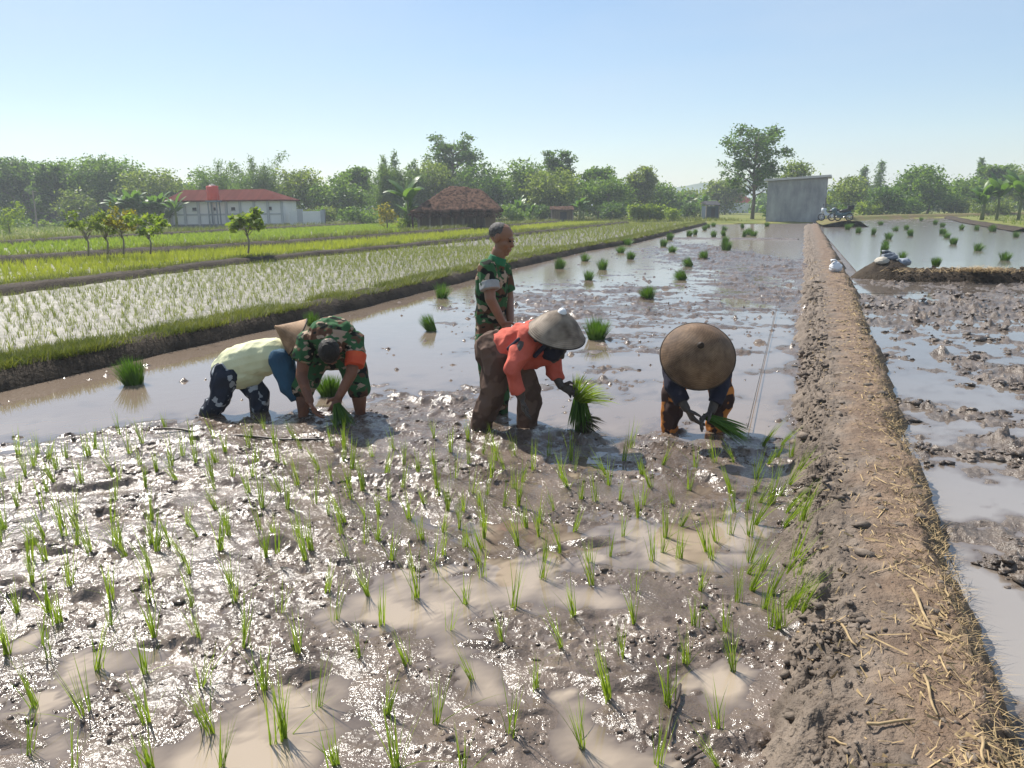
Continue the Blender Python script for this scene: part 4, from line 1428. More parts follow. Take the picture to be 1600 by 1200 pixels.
banana(212, 290, 73, 'big banana clump standing left of the white house', 1, 8, 2.6)
banana(248, 296, 73.2, 'banana plant leaning against the left corner of the white house', 2, 3, 1.6)
banana(186, 308, 82, 'lower banana clump left of the big banana clump', 3, 3, 1.8)
banana(274, 300, 72, 'lone banana plant before the left end of the white wall', 4, 1, 0.5)
banana(637, 262, 60, 'tall single banana plant at the left corner of the hut', 5, 2, 0.6)
banana(500, 322, 78, 'low banana plants behind the garden wall', 6, 3, 2.2)
banana(905, 302, 84, 'bright banana plant in front of the brown shack', 7, 2, 0.9)
banana(810, 304, 86, 'banana plants right of the hut under the trees', 8, 3, 2.5)
banana(1558, 268, 72, 'broad leaved banana plant among the right trees', 9, 3, 1.8)
banana(1592, 256, 70, 'tall banana plant at the right edge with upright leaf', 10, 2, 1.2)
banana(1100, 300, 104, 'far banana plant behind the blue boarded shack', 11, 2, 1.0)


# young trees on the bund of the left fields
def young(px, pyb, top, wpx, y, label, seed, mat, leafs, multi=1):
    r = np.random.RandomState(seed)
    b = at(px, pyb, 0.3)
    y = b.y
    Ht = atd(px, top, y).z - 0.3
    W = wpx * y / FPX * 0.5
    t = empty('young_tree', (b.x, y, 0.28), label, 'young tree', 'young trees on the field bund')
    tr = MB()
    lobes = []
    tr.tube([(0, 0, 0), (0.06, 0, Ht * .3), (-0.04, 0, Ht * .6)], [0.035, 0.028, 0.018], 6)
    for i in range(9):
        a = i * 2.4
        e = (math.cos(a) * W * r.uniform(.4, .95), math.sin(a) * W * .7, Ht * r.uniform(.62, .96))
        tr.tube([(0, 0, Ht * r.uniform(.35, .55)), e], [0.015, 0.006], 4)
        lobes.append(e + (W * .32, W * .32, Ht * .11))
    P = crown_points(lobes, 34, 0.08, 6, r, 0.1)
    V, F = leaf_quads(P, leafs, r, 0.7, 0.55)
    link('crown', mesh_from('crown', V, F), mat, t)
    tr.build('trunk', BARK_PALE, t, True)


young(138, 399, 330, 60, 30, 'young tree with two thin leaning stems, first of the bund row from the pole', 1, LEAF_OLIVE, 0.07)
young(168, 396, 338, 40, 30, 'slim young tree second in the bund row, thin straight stem', 2, LEAF_OLIVE, 0.06)
young(193, 396, 326, 46, 30, 'young tree with yellow top leaves third in the bund row', 3, LEAF_YELLOW, 0.07)
young(235, 396, 337, 50, 30, 'short forked young tree fourth in the bund row', 4, LEAF_LIME, 0.08)
young(388, 395, 328, 56, 30, 'broad leaved young tree with yellow leaves standing apart before the white house', 5, LEAF_LIME, 0.13)

# ------------------------------------------------------------------ seedlings in the near paddy
SEEDS = [(6,746),(31,768),(40,744),(53,728),(83,754),(90,734),(74,766),(67,796),(128,754),(104,716),(138,712),(148,700),(186,678),(222,692),(258,666),(174,740),(181,780),(220,728),(228,758),(268,728),(278,754),(293,818),(239,848),(238,812),(120,852),(120,826),(118,800),(176,816),(184,850),(8,826),(67,838),(48,876),(300,692),(306,724),(288,876),
(335,688),(352,706),(363,746),(335,764),(339,796),(389,698),(402,720),(389,770),(414,674),(429,692),(460,684),(470,702),(448,730),(498,734),(465,758),(492,778),(438,770),(450,794),(410,794),(520,696),(538,694),(550,732),(582,714),(614,700),(632,720),(518,754),(568,758),(604,744),(630,762),(609,782),(548,780),(513,804),(570,808),(590,844),(532,836),(406,828),(354,820),(344,858),(416,868),(466,836),(478,874),(542,876),(614,876),(638,810),(538,716),
(732,688),(772,698),(678,684),(678,726),(654,740),(704,706),(710,748),(732,724),(755,708),(768,748),(788,736),(805,712),(816,752),(834,734),(856,712),(892,720),(898,734),(877,748),(885,758),(952,758),(686,770),(664,786),(724,798),(738,770),(787,792),(810,790),(865,798),(908,780),(931,782),(822,824),(808,852),(898,830),(728,854),(756,822),(660,846),(875,864),(748,878),(678,878),(954,870),(850,876),(920,878),(804,764),
(1035,726),(985,698),(1017,760),(1088,730),(1078,766),(996,808),(1051,788),(974,838),(1020,876),(1040,840),(1146,720),(1142,766),(1128,814),(1118,846),(1112,874),(1182,748),(1168,796),(1180,820),(1218,778),(1236,716),(1232,758),(1228,800),(1224,824),(1226,850),(1172,878),(1240,878),(1200,724),(975,720),
(51,912),(28,957),(109,915),(171,928),(75,957),(92,973),(172,977),(233,936),(239,995),(300,944),(311,997),(296,896),(11,1021),(77,1028),(153,1047),(227,1053),(316,1072),(57,1103),(133,1115),(231,1129),(44,1179),(235,891),(67,1008),(319,1136),(117,1199),(235,1199),
(361,912),(367,941),(439,957),(383,1008),(465,1013),(511,925),(524,968),(575,931),(597,976),(561,1027),(413,1077),(496,1104),(603,1115),(331,1147),(428,1163),(524,1195),(637,1037),(619,1199),(347,1199),(445,1155),
(651,935),(683,893),(729,944),(703,984),(753,901),(804,949),(848,904),(925,915),(897,963),(784,1003),(876,1011),(739,1061),(837,1075),(681,1131),(800,1147),(909,1168),(952,1093),(725,1212),
(993,923),(989,972),(971,1027),(1093,923),(1084,979),(1135,987),(1152,941),(1071,1035),(1145,1048),(1204,979),(1219,981),(1229,947),(1043,1101),(1123,1139),(1029,1195),(1120,1197),(1168,896),(1243,920)]
_r = np.random.RandomState(5)
while len(SEEDS) < 290:                      # the rows stand closer in the middle distance
    c = (int(_r.uniform(0, 1190)), int(_r.uniform(668, 880)))
    if c[1] > np.interp(c[0], [0, 250, 740, 1010, 1200], [712, 664, 692, 730, 705]) and min(math.hypot(c[0] - a[0], (c[1] - a[1]) * 1.6) for a in SEEDS) > 21:
        SEEDS.append(c)
_n = 0
while _n < 14:                              # thick along the toe of the path
    c = (int(_r.uniform(1170, 1262)), int(_r.uniform(690, 960)))
    if min(math.hypot(c[0] - a[0], c[1] - a[1]) for a in SEEDS) > 13:
        SEEDS.append(c)
        _n += 1
SEEDS = sorted(set(SEEDS))
r = np.random.RandomState(21)


def seedling_mesh(seed, lean=0.0, n=None):
    q = np.random.RandomState(900 + seed)
    n = n or q.randint(11, 21)
    P = np.concatenate([q.normal(0, 0.007, (n, 2)), np.full((n, 1), -0.03)], 1)
    H = q.uniform(0.12, 0.255, n)
    ln = np.abs(q.normal(0.05, 0.09, n)) + 0.02
    ln[:1] += q.uniform(0.2, 0.6, 1)
    az = q.uniform(0, 2 * PI, n)
    V, F = blades(P, H, q.uniform(0.0032, 0.0058, n), ln, seed, segs=4, az=az, droop=0.8)
    V[:, 0] += lean * np.maximum(V[:, 2], 0) * 1.0
    return mesh_from('rice_seedling', V, F)


VAR = [seedling_mesh(k, lean=l) for k, l in enumerate([-0.25, -0.1, 0, 0.05, -0.3, 0.0, -0.15, 0.1, -0.4, 0, -0.2, 0.1])]
VAR_EDGE = [seedling_mesh(40 + k, lean=0.15 + 0.16 * k, n=16 + 2 * k) for k in range(4)]
for me in VAR + VAR_EDGE:
    me.materials.append(RICE)
SLAB = 'single young rice seedling freshly planted in the wet mud of the near paddy'
ELAB = 'bushier rice seedling leaning toward the foot path at the edge of the near paddy'
for i, (px, py) in enumerate(SEEDS):
    p = at(px, py, 0.01)
    edge = px > 1160 and py < 960
    me = (VAR_EDGE if edge else VAR)[r.randint(0, 4 if edge else 12)]
    z = float(max(0.0, h_main(np.array([p.x]), np.array([p.y]))[0]))
    if p.x > XP(p.y) - 0.05:
        z = max(z, float(path_z(np.array([p.x]), np.array([p.y]))[0]))
    p = at(px, py, z)
    o = link('rice_seedling', me, None, None, (p.x, p.y, z))
    o.rotation_euler = (r.normal(0, 0.08), r.normal(0, 0.08), r.uniform(-0.5, 0.5) if (edge or r.rand() < .7) else r.uniform(0, 6))
    s = r.uniform(0.78, 1.25) * (1.08 if edge else 1.0 if py < 880 else 1)
    o.scale = (s, s, s * r.uniform(0.9, 1.1))
    tag(o, ELAB if edge else SLAB, 'rice seedling', 'seedlings at the path edge' if edge else 'planted rice seedlings')


# ------------------------------------------------------------------ bundles of seedlings standing in the water
def bundle_mesh(seed, n=330, h=0.33, r0=0.085, fan=0.27):
    q = np.random.RandomState(700 + seed)
    rr = r0 * np.sqrt(q.uniform(0, 1, n))
    a = q.uniform(0, 2 * PI, n)
    P = np.stack([rr * np.cos(a), rr * np.sin(a), np.full(n, -0.02)], 1)
    H = h * q.uniform(0.80, 1.08, n) * (1 - 0.22 * (rr / r0) ** 2)
    V, F = blades(P, H, q.uniform(0.007, 0.011, n), rr / r0 * fan * q.uniform(0.6, 1.4, n) + 0.02, seed, segs=3, az=a + q.normal(0, .3, n), droop=0.5)
    return mesh_from('seedling_bundle', V, F)


BUN = [bundle_mesh(0), bundle_mesh(1, 260, 0.30, 0.09, 0.36), bundle_mesh(2, 300, 0.34, 0.075, 0.2), bundle_mesh(3, 220, 0.31, 0.08, 0.42), bundle_mesh(4)]
for me in BUN:
    me.materials.append(RICE_DARK)
BUNDLES = [   # px, base py, height px, label
    (210, 600, 48, 'tall seedling bundle alone in brown water by the long bund, left of all people'),
    (487, 508, 24, 'seedling bundle peeping up just behind the back of the bending camouflage man'),
    (516, 618, 44, 'seedling bundle standing between the bare legs of the bending camouflage man'),
    (690, 465, 30, 'seedling bundle nearest the standing man, left of him beside the bund'),
    (676, 517, 30, 'leaning seedling bundle between the camouflage bender and the standing man'),
    (931, 530, 38, 'seedling bundle right behind the grey cone hat of the orange shirted person'),
    (1013, 467, 26, 'seedling bundle in open water above the round brown hat'),
    (1068, 437, 23, 'leaning seedling bundle up right of the bundle over the round brown hat'),
    (873, 420, 18, 'upright bundle first in the back row right of the standing man'),
    (913, 408, 16, 'bundle second in the back row right of the standing man, near the bund'),
    (919, 438, 20, 'bundle with long shadow in front of the back row right of the standing man'),
    (942, 421, 21, 'tall narrow bundle third in the back row right of the standing man'),
    (1079, 416, 18, 'short bundle just behind the leaning bundle in mid paddy'),
    (1135, 392, 22, 'double headed bundle close to the mirrored grey shed'),
    (1101, 405, 16, 'thin bundle between the leaning bundle and the double headed bundle')]
FARB = [(970,395),(980,383),(985,405),(1036,385),(1046,375),(1050,394),(1133,382),(1076,369),(1086,367),(1101,360),(1107,356),(1115,370),(1115,354),(1131,369),(1131,360),(1160,357),(1171,367),(1177,369),(1198,354),(1162,370)]
RIGHTB = [(1324,359),(1330,355),(1340,364),(1364,367),(1376,352),(1400,361),(1416,359),(1423,369),(1388,374),(1385,384),(1417,340),(1426,341),(1439,345),(1461,351),(1472,355),(1472,366),(1480,372),(1490,382),(1502,359),(1526,360),(1552,362)]
for px, py in FARB:
    BUNDLES.append((px, py, 15 if py > 372 else 12, 'small far seedling bundle in the upper end of the middle flooded paddy'))
for px, py in RIGHTB:
    BUNDLES.append((px, py, 13 if py > 360 else 11, 'small far seedling bundle in the flooded paddy right of the path'))
BUNDLES += [(1380, 396, 22, 'largest bundle of the close trio right of the path, behind the bag heap'), (1410, 404, 14, 'bundle half hidden directly behind the bag heap'),
            (1527, 392, 17, 'bundle with clear reflection in the right flooded paddy'), (1587, 371, 13, 'bundle near the right picture edge by the green field'),
            (1570, 407, 18, 'broad bundle nearest the right end of the straw covered cross bund'), (1462, 416, 16, 'seedling bundle lying on top of the straw covered cross bund')]
for i, (px, py, hp, lab) in enumerate(BUNDLES):
    z = 0.28 if 'top of the straw' in lab else 0.0
    p = at(px, py, z)
    s = min(1.5, max(0.75, hp * p.y * 1.03 / FPX / 0.30))
    o = link('seedling_bundle', BUN[r.randint(0, 5)], None, None, (p.x, p.y, z))
    o.rotation_euler = (r.normal(0, 0.16), (-0.5 if 'leaning' in lab else 0) + r.normal(0, 0.14), r.uniform(0, 6.28) if 'leaning' not in lab else 0)
    o.scale = (s * r.uniform(0.75, 1.1), s * r.uniform(0.8, 1.05), s * r.uniform(0.82, 1.05))
    grp = 'far bundles in the middle paddy' if 'upper end' in lab else 'far bundles in the right paddy' if 'right of the path' in lab and 'small far' in lab else 'seedling bundles standing in the water'
    tag(o, lab, 'seedling bundle', grp)

# ------------------------------------------------------------------ straw and roots on the path and the mound
STRAW = plain('straw', (0.42, 0.31, 0.16), (0.26, 0.18, 0.09), 30, 0.8, coord='Object')
n = 7500
y = np.exp(r.uniform(math.log(1.4), math.log(22), n))
v = np.clip(np.where(r.uniform(size=n) < 0.72, r.normal(0.62, 0.12, n), r.uniform(0.1, 0.75, n)), -0.02, 0.80)
x = XP(y) + v * PW(y)
keep = fbm2(x * 2.5, y * 2.5, 2, 141) + r.uniform(-0.5, 0.7, n) > 0.0
x, y = x[keep], y[keep]
n = len(x)
ln = np.where(r.uniform(size=n) < 0.04, r.uniform(0.07, 0.16, n), r.uniform(0.010, 0.05, n))
wd = np.where(ln > 0.08, r.uniform(0.0018, 0.0032, n), r.uniform(0.0008, 0.0022, n)) * np.clip(y / 5, 1, 2.2)
th = r.uniform(0, PI, n)
V = []
for sgn, side in ((-1, -1), (-1, 1), (1, 1), (1, -1)):
    xx = x + sgn * np.cos(th) * ln / 2 - side * np.sin(th) * wd
    yy = y + sgn * np.sin(th) * ln / 2 + side * np.cos(th) * wd
    V.append(np.stack([xx, yy, path_z(xx, yy) + 0.006 + 0.012 * r.uniform(0, 1, n) * (sgn > 0)], 1))
V = np.stack(V, 1)
ridge = np.maximum(V[:, 0, 2], V[:, 2, 2])
Vr = V.reshape(-1, 3)
stuff('straw', Vr, np.arange(4 * n).reshape(n, 4), STRAW, 'loose straw bits and dry roots scattered over the brown foot path', 'straw')
q = np.random.RandomState(31)
n = 520
P = np.stack([q.normal(at(1455, 430).x, 0.30, n), q.normal(17.0, 0.14, n), np.full(n, 0.26)], 1)
n2 = 240
P2 = np.stack([q.uniform(MX - .7, 14, n2), np.zeros(n2), np.full(n2, 0.24)], 1)
P2[:, 1] = 17.0 - (P2[:, 0] - 9.6) * 0.28 + q.normal(0, 0.12, n2)
P = np.concatenate([P, P2])
Vb, Fb = blades(P, q.uniform(0.03, 0.16, len(P)), 0.012, q.uniform(1.0, 3.5, len(P)), 33, segs=3, droop=0.3)
Vb[:, 2] = np.maximum(Vb[:, 2], 0.03)
stuff('straw', Vb, Fb, STRAW, 'dry straw heaped on the dark cross bund beside the bag heap', 'straw')
# ragged dry grass on both flanks of the path
n = 2600
y = np.exp(q.uniform(math.log(1.6), math.log(20), n))
x = XP(y) + q.normal(0.70, 0.045, n) * PW(y)
P = np.stack([x, y, path_z(x, y)], 1)
Vb, Fb = blades(P, q.uniform(0.006, 0.035, n), 0.0028, q.uniform(0.5, 3.0, n), 35, segs=2, az=q.normal(0, 1.6, n))
stuff('dry_grass', Vb, Fb, STRAW, 'ragged dry grass hanging over the right edge of the foot path', 'grass')

TWIG = plain('twig', (0.38, 0.28, 0.15), (0.25, 0.18, 0.10), 20, 0.8)
TWIG_DARK = plain('wet_twig', (0.05, 0.04, 0.033), (0.08, 0.06, 0.05), 20, 0.5)


def stalk(p0, p1, rad, label, mat=TWIG):
    pts = []
    a, b = at(*p0, 0.2) if p0[0] > 1270 else at(*p0), at(*p1, 0.2) if p1[0] > 1270 else at(*p1)
    for k in range(6):
        t = k / 5
        c = a.lerp(b, t)
        z = float(path_z(np.array([c.x]), np.array([c.y]))[0]) if p0[0] > 1270 else float(max(0, h_main(np.array([c.x]), np.array([c.y]))[0]))
        pts.append((c.x + 0.004 * math.sin(7 * t), c.y, z + rad * 1.3 + 0.006))
    zm = max(p[2] for p in pts)
    pts = [(x_, y_, 0.4 * z_ + 0.6 * zm) for x_, y_, z_ in pts]
    tag(MB().tube(pts, [rad, rad, rad * .9, rad * .9, rad * .8, rad * .6], 6).build('stalk', mat, None, True), label, 'stalk', 'loose stalks on and beside the path')


stalk((1425, 925), (1455, 988), 0.006, 'pale broken stalk on the path, farthest of the long ones')
stalk((1443, 1060), (1463, 1122), 0.005, 'pale stalk pointing along the path in its lower part')
stalk((1355, 1132), (1428, 1126), 0.005, 'pale stalk lying crosswise on the lower path')
stalk((1315, 972), (1338, 1006), 0.005, 'short pale stalk on the grey left side of the path')
stalk((1297, 1126), (1332, 1150), 0.004, 'thin pale stalk on the grey mud at the lower left of the path')
stalk((1533, 1160), (1535, 1198), 0.005, 'pale stalk standing on the lowest right part of the path')
stalk((1062, 1080), (1042, 1165), 0.007, 'long dark wet stick in the mud near the lower edge', TWIG_DARK)
stalk((1066, 1198), (1098, 1178), 0.006, 'short dark stick in the puddle at the lower edge', TWIG_DARK)


# planting ropes
def rope(pts, rad, label, mat):
    tag(MB().tube(pts, rad, 5).build('planting_rope', mat, None, True), label, 'rope')


a, b = at(240, 671, 0.05), at(505, 690, 0.05)
rope([a.lerp(b, t) + Vector((0, 0.03 * math.sin(9 * t), 0.012 * math.sin(14 * t))) for t in np.linspace(0, 1, 14)], 0.009, 'dark planting rope laid over the mud in front of the two left people', TWIG_DARK)
a, b = at(1168, 668, 0.06), at(1222, 438, 0.10)
rope([a.lerp(b, t) + Vector((0, 0, -0.03 * math.sin(PI * t))) for t in np.linspace(0, 1, 16)], 0.004, 'thin taut string running away over the water beside the path', TWIG_DARK)
# ------------------------------------------------------------------ bags on the path and on the mound
BAGW = plain('white_bag', (0.72, 0.73, 0.75), (0.6, 0.61, 0.63), 5, 0.5, 0.3, 12)
BAGB = plain('slate_bag', (0.10, 0.12, 0.15), (0.16, 0.18, 0.21), 6, 0.55, 0.4, 14)
BAGT = plain('beige_bag', (0.45, 0.41, 0.34), (0.34, 0.31, 0.26), 6, 0.7, 0.4, 14)


def bag(name, c, dims, label, mat, seed, rz=0.0, tie=None, tilt=0.0, group=None):
    s, w = np.meshgrid(np.linspace(-1, 1, 18), np.linspace(0, 2 * PI, 29), indexing='ij')
    prof = np.abs(np.cos(s * PI / 2)) ** 0.45
    X = np.sign(np.cos(w)) * np.abs(np.cos(w)) ** 0.7 * prof * dims[0] / 2
    Y = np.sign(np.sin(w)) * np.abs(np.sin(w)) ** 0.7 * prof * dims[1] / 2
    Z = (s + 1) / 2 * dims[2]
    k = 1 - 0.22 * (s + 1) / 2
    P = np.stack([(X * k).ravel(), (Y * k).ravel(), Z.ravel()], 1)
    P += 0.10 * min(dims) * np.stack([perlin3(P * 7 / max(dims) + 3, seed + d) for d in range(3)], 1) * 1.6
    t = link(name, mesh_from(name, P, grid_faces(18, 29), True), mat, None, c)
    t.rotation_euler = (tilt, 0, rz)
    tag(t, label, 'bag', group)
    if tie:
        mb = MB()
        mb.tube([(-dims[0] * .34, 0, dims[2] * .9), (-dims[0] * .40, 0, dims[2] * 1.08), (-dims[0] * .12, 0, dims[2] * 1.1), (dims[0] * .1, 0, dims[2] * .95)], [0.03, 0.035, 0.025, 0.02], 6)
        mb.build('handle', mat, t, True)
    return t


p = at(1308, 425, 0.20)
bag('plastic_bag', (p.x, p.y + 0.1, 0.17), (0.30, 0.24, 0.27), 'white plastic bag standing on the path at the cross bund', BAGW, 1, 0.1, True)
bag('field_bag', (MX - 0.20, MY + 0.30, 0.30), (0.42, 0.3, 0.20), 'beige bag at the left of the heap on the earth mound', BAGT, 2, 0.5, None, 0.15, 'bags heaped on the earth mound')
bag('field_bag', (MX + 0.02, MY + 0.42, 0.37), (0.42, 0.34, 0.23), 'dark slate bag on top in the middle of the heap on the mound', BAGB, 3, -0.3, True, 0.1, 'bags heaped on the earth mound')
bag('field_bag', (MX + 0.33, MY + 0.32, 0.27), (0.40, 0.30, 0.19), 'grey blue bag at the right of the heap on the earth mound', plain('blue_grey_bag', (0.20, 0.23, 0.28), (0.28, 0.31, 0.35), 6, 0.6, 0.4, 14), 4, 0.2, None, -0.1, 'bags heaped on the earth mound')

# ------------------------------------------------------------------ motorbikes parked at the shed
BLACKP = plain('black_plastic', (0.015, 0.016, 0.018), (0.03, 0.03, 0.03), 5, 0.4)
CHROME = plain('chrome', (0.6, 0.6, 0.6), (0.5, 0.5, 0.5), 5, 0.2, metal=1.0)
BIKEBLUE = plain('bike_panel', (0.06, 0.12, 0.14), (0.05, 0.10, 0.12), 5, 0.3)
BIKEWHITE = plain('bike_shield', (0.55, 0.6, 0.62), (0.5, 0.55, 0.58), 5, 0.2)


def ring_tube(mb, c, R_, rad, n=24):
    pts = [(c[0] + R_ * math.cos(2 * PI * k / n), c[1], c[2] + R_ * math.sin(2 * PI * k / n)) for k in range(n + 1)]
    mb.tube(pts, rad, 8, False)


def motorbike(loc, rz, label, panel, box=False):
    t = empty('motorbike', loc, label, 'motorbike', 'motorbikes parked at the shed', rz)
    for wx in (-0.62, 0.62):
        w_ = MB()
        ring_tube(w_, (wx, 0, 0.29), 0.25, 0.045)
        wo = w_.build('wheel', BLACKP, t, True)
        h_ = MB().tube([(wx, -0.06, 0.29), (wx, 0.06, 0.29)], 0.05, 10)
        for k in range(5):
            a_ = 2 * PI * k / 5
            h_.tube([(wx, 0, 0.29), (wx + 0.23 * math.cos(a_), 0, 0.29 + 0.23 * math.sin(a_))], 0.016, 5)
        h_.build('rim', CHROME, wo)
    MB().tube([(0.62, 0, 0.29), (0.50, 0, 0.72), (0.44, 0, 0.98)], [0.045, 0.05, 0.04], 8).build('fork', CHROME, t)
    MB().tube([(0.46, 0, 0.80), (0.30, 0, 0.50), (0.0, 0, 0.40), (-0.3, 0, 0.52), (-0.72, 0, 0.72)], [0.10, 0.14, 0.16, 0.14, 0.07], 10).build('body', panel, t, True)
    MB().box((0.02, 0, 0.34), (0.34, 0.22, 0.24)).build('engine', STEEL, t, bevel=0.03)
    MB().tube([(0.12, 0, 0.70), (-0.1, 0, 0.74), (-0.45, 0, 0.79), (-0.68, 0, 0.80)], [0.08, 0.12, 0.12, 0.07], 10).build('seat', BLACKP, t, True)
    MB().tube([(0.40, -0.34, 1.02), (0.44, -0.1, 1.0), (0.44, 0.1, 1.0), (0.40, 0.34, 1.02)], 0.022, 8).build('handlebar', BLACKP, t, True)
    for s_ in (-1, 1):
        m_ = MB().tube([(0.42, s_ * 0.27, 1.02), (0.40, s_ * 0.31, 1.2)], 0.01, 5).tube([(0.41, s_ * 0.31, 1.22), (0.38, s_ * 0.31, 1.22)], 0.065, 12)
        m_.build('mirror', BLACKP, t)
    MB().lathe([(0.01, 0.06), (0.07, 0.05), (0.10, 0), (0.07, -0.05), (0.01, -0.06)], 16, Matrix.Translation((0.52, 0, 0.90)) @ Matrix.Rotation(PI / 2, 4, 'Y')).build('headlight', BIKEWHITE, t, True)
    MB().tube([(0.50, 0, 0.62), (0.47, 0, 0.95)], [0.16, 0.19], 12).build('front_shield', panel, t, True)
    MB().tube([(0.30, 0, 0.60), (0.72, 0, 0.60)], [0.02, 0.02], 6).box((0.62, 0, 0.58), (0.42, 0.12, 0.04)).box((-0.74, 0, 0.58), (0.3, 0.14, 0.05)).build('mudguard', panel, t)
    MB().tube([(0.0, -0.12, 0.26), (-0.5, -0.14, 0.32), (-0.8, -0.14, 0.4)], [0.03, 0.05, 0.055], 8).build('exhaust', CHROME, t, True)
    if box:
        MB().box((-0.66, 0, 0.98), (0.42, 0.46, 0.32)).build('top_box', BLACKP, t, bevel=0.04)
    return t


p = atd(1298, 338, 60)
motorbike((p.x, 60.2, 0.42), 2.4, 'motorbike with pale windshield parked nearest the right wall of the cement shed', BIKEWHITE)
p = atd(1310, 338, 60)
motorbike((p.x, 59.6, 0.42), 2.9, 'dark motorbike with black box, right one of the two parked bikes', BIKEBLUE, True)

# ------------------------------------------------------------------ people
SKIN = plain('skin', (0.20, 0.098, 0.058), (0.25, 0.125, 0.075), 8, 0.5, 0.1, 60, 0.4)
SKIN_MUD = spot_mat('muddy_skin', (0.19, 0.085, 0.05), (0.15, 0.07, 0.045), 9, 0.5, 0.5, mud_z=-0.02)
HANDMUD = plain('muddy_glove', (0.085, 0.068, 0.058), (0.055, 0.045, 0.04), 14, 0.55)
HAIR = plain('black_hair', (0.012, 0.010, 0.009), (0.022, 0.018, 0.016), 30, 0.6, 0.5, 120)
HAIR_GREY = plain('greying_hair', (0.055, 0.05, 0.047), (0.13, 0.12, 0.115), 40, 0.7, 0.5, 120)
EYE = plain('eye_dark', (0.01, 0.008, 0.007), None, 1, 0.2)
CAMO = camo_mat('camouflage_cloth', 9.5)
ORANGE = plain('red_orange_cloth', (0.58, 0.125, 0.085), (0.44, 0.085, 0.058), 4, 0.8, 0.3, 40, 0.2)
PALEY = plain('pale_lime_cloth', (0.66, 0.66, 0.43), (0.56, 0.56, 0.34), 3, 0.85, 0.25, 40, 0.2)
TEAL = plain('teal_cloth', (0.03, 0.085, 0.14), (0.025, 0.065, 0.11), 5, 0.8, 0.3, 40, 0.2)
NAVY = plain('navy_cloth', (0.018, 0.02, 0.035), (0.03, 0.028, 0.045), 5, 0.85, 0.3, 40, 0.2)
ARMBAND = plain('red_armband', (0.62, 0.10, 0.03), (0.55, 0.06, 0.03), 6, 0.7)
BROWNT = spot_mat('brown_cloth', (0.085, 0.052, 0.038), (0.125, 0.08, 0.06), 5, 0.5, mud_z=0.0)
FLORAL = spot_mat('floral_cloth', (0.025, 0.03, 0.045), (0.34, 0.36, 0.38), 12, 0.565, mud_z=-0.01)
BATIK = spot_mat('orange_batik', (0.05, 0.028, 0.024), (0.52, 0.19, 0.045), 7, 0.50, mud_z=-0.04)
CAMO_T = CAMO
GREYCUFF = plain('grey_cuff', (0.33, 0.34, 0.34), (0.27, 0.28, 0.28), 10, 0.8)


def hat_mat(name, c1, c2):
    m, N, L, P = material(name)
    t = noise_node(N, L, 5, 5)
    r_ = ramp(N, L, t.outputs[0], [(0.35, c1), (0.65, c2)])
    w = N.new('ShaderNodeTexWave')
    w.wave_type = 'RINGS'
    w.rings_direction = 'Z'
    w.inputs['Scale'].default_value = 38
    w.inputs['Distortion'].default_value = 0.6
    tc = N.new('ShaderNodeTexCoord')
    L.new(tc.outputs['Object'], w.inputs['Vector'])
    mx = N.new('ShaderNodeMixRGB')
    mx.blend_type = 'MULTIPLY'
    mx.inputs[0].default_value = 0.45
    L.new(r_.outputs[0], mx.inputs[1])
    w2 = N.new('ShaderNodeTexWave')          # split bamboo running across the rings
    w2.bands_direction = 'DIAGONAL'
    w2.inputs['Scale'].default_value = 30
    w2.inputs['Distortion'].default_value = 3
    L.new(noise_node(N, L, 1, 1).inputs['Vector'].links[0].from_socket, w2.inputs['Vector'])
    wm = N.new('ShaderNodeMixRGB')
    wm.inputs[0].default_value = 0.4
    L.new(w.outputs[0], wm.inputs[1])
    L.new(w2.outputs[0], wm.inputs[2])
    L.new(wm.outputs[0], mx.inputs[2])
    st = noise_node(N, L, 11, 6)
    sr = ramp(N, L, st.outputs[0], [(0.40, (0.45, 0.42, 0.40)), (0.60, (1, 1, 1))])
    ms = N.new('ShaderNodeMixRGB')
    ms.blend_type = 'MULTIPLY'
    ms.inputs[0].default_value = 0.8
    L.new(mx.outputs[0], ms.inputs[1])
    L.new(sr.outputs[0], ms.inputs[2])
    L.new(ms.outputs[0], P.inputs['Base Color'])
    P.inputs['Roughness'].default_value = 0.7
    P.inputs['Specular IOR Level'].default_value = 0.25
    b = N.new('ShaderNodeBump')
    b.inputs['Strength'].default_value = 0.5
    b.inputs['Distance'].default_value = 0.004
    L.new(w.outputs[0], b.inputs['Height'])
    L.new(b.outputs[0], P.inputs['Normal'])
    return m


HAT_GREY = hat_mat('weathered_grey_hat', (0.24, 0.19, 0.145), (0.40, 0.33, 0.26))
HAT_BROWN = hat_mat('woven_brown_hat', (0.30, 0.19, 0.11), (0.15, 0.095, 0.06))
HAT_TAN = hat_mat('tan_hat', (0.50, 0.31, 0.17), (0.42, 0.26, 0.15))
RIM = plain('dark_rim', (0.04, 0.028, 0.02), None, 5, 0.7)


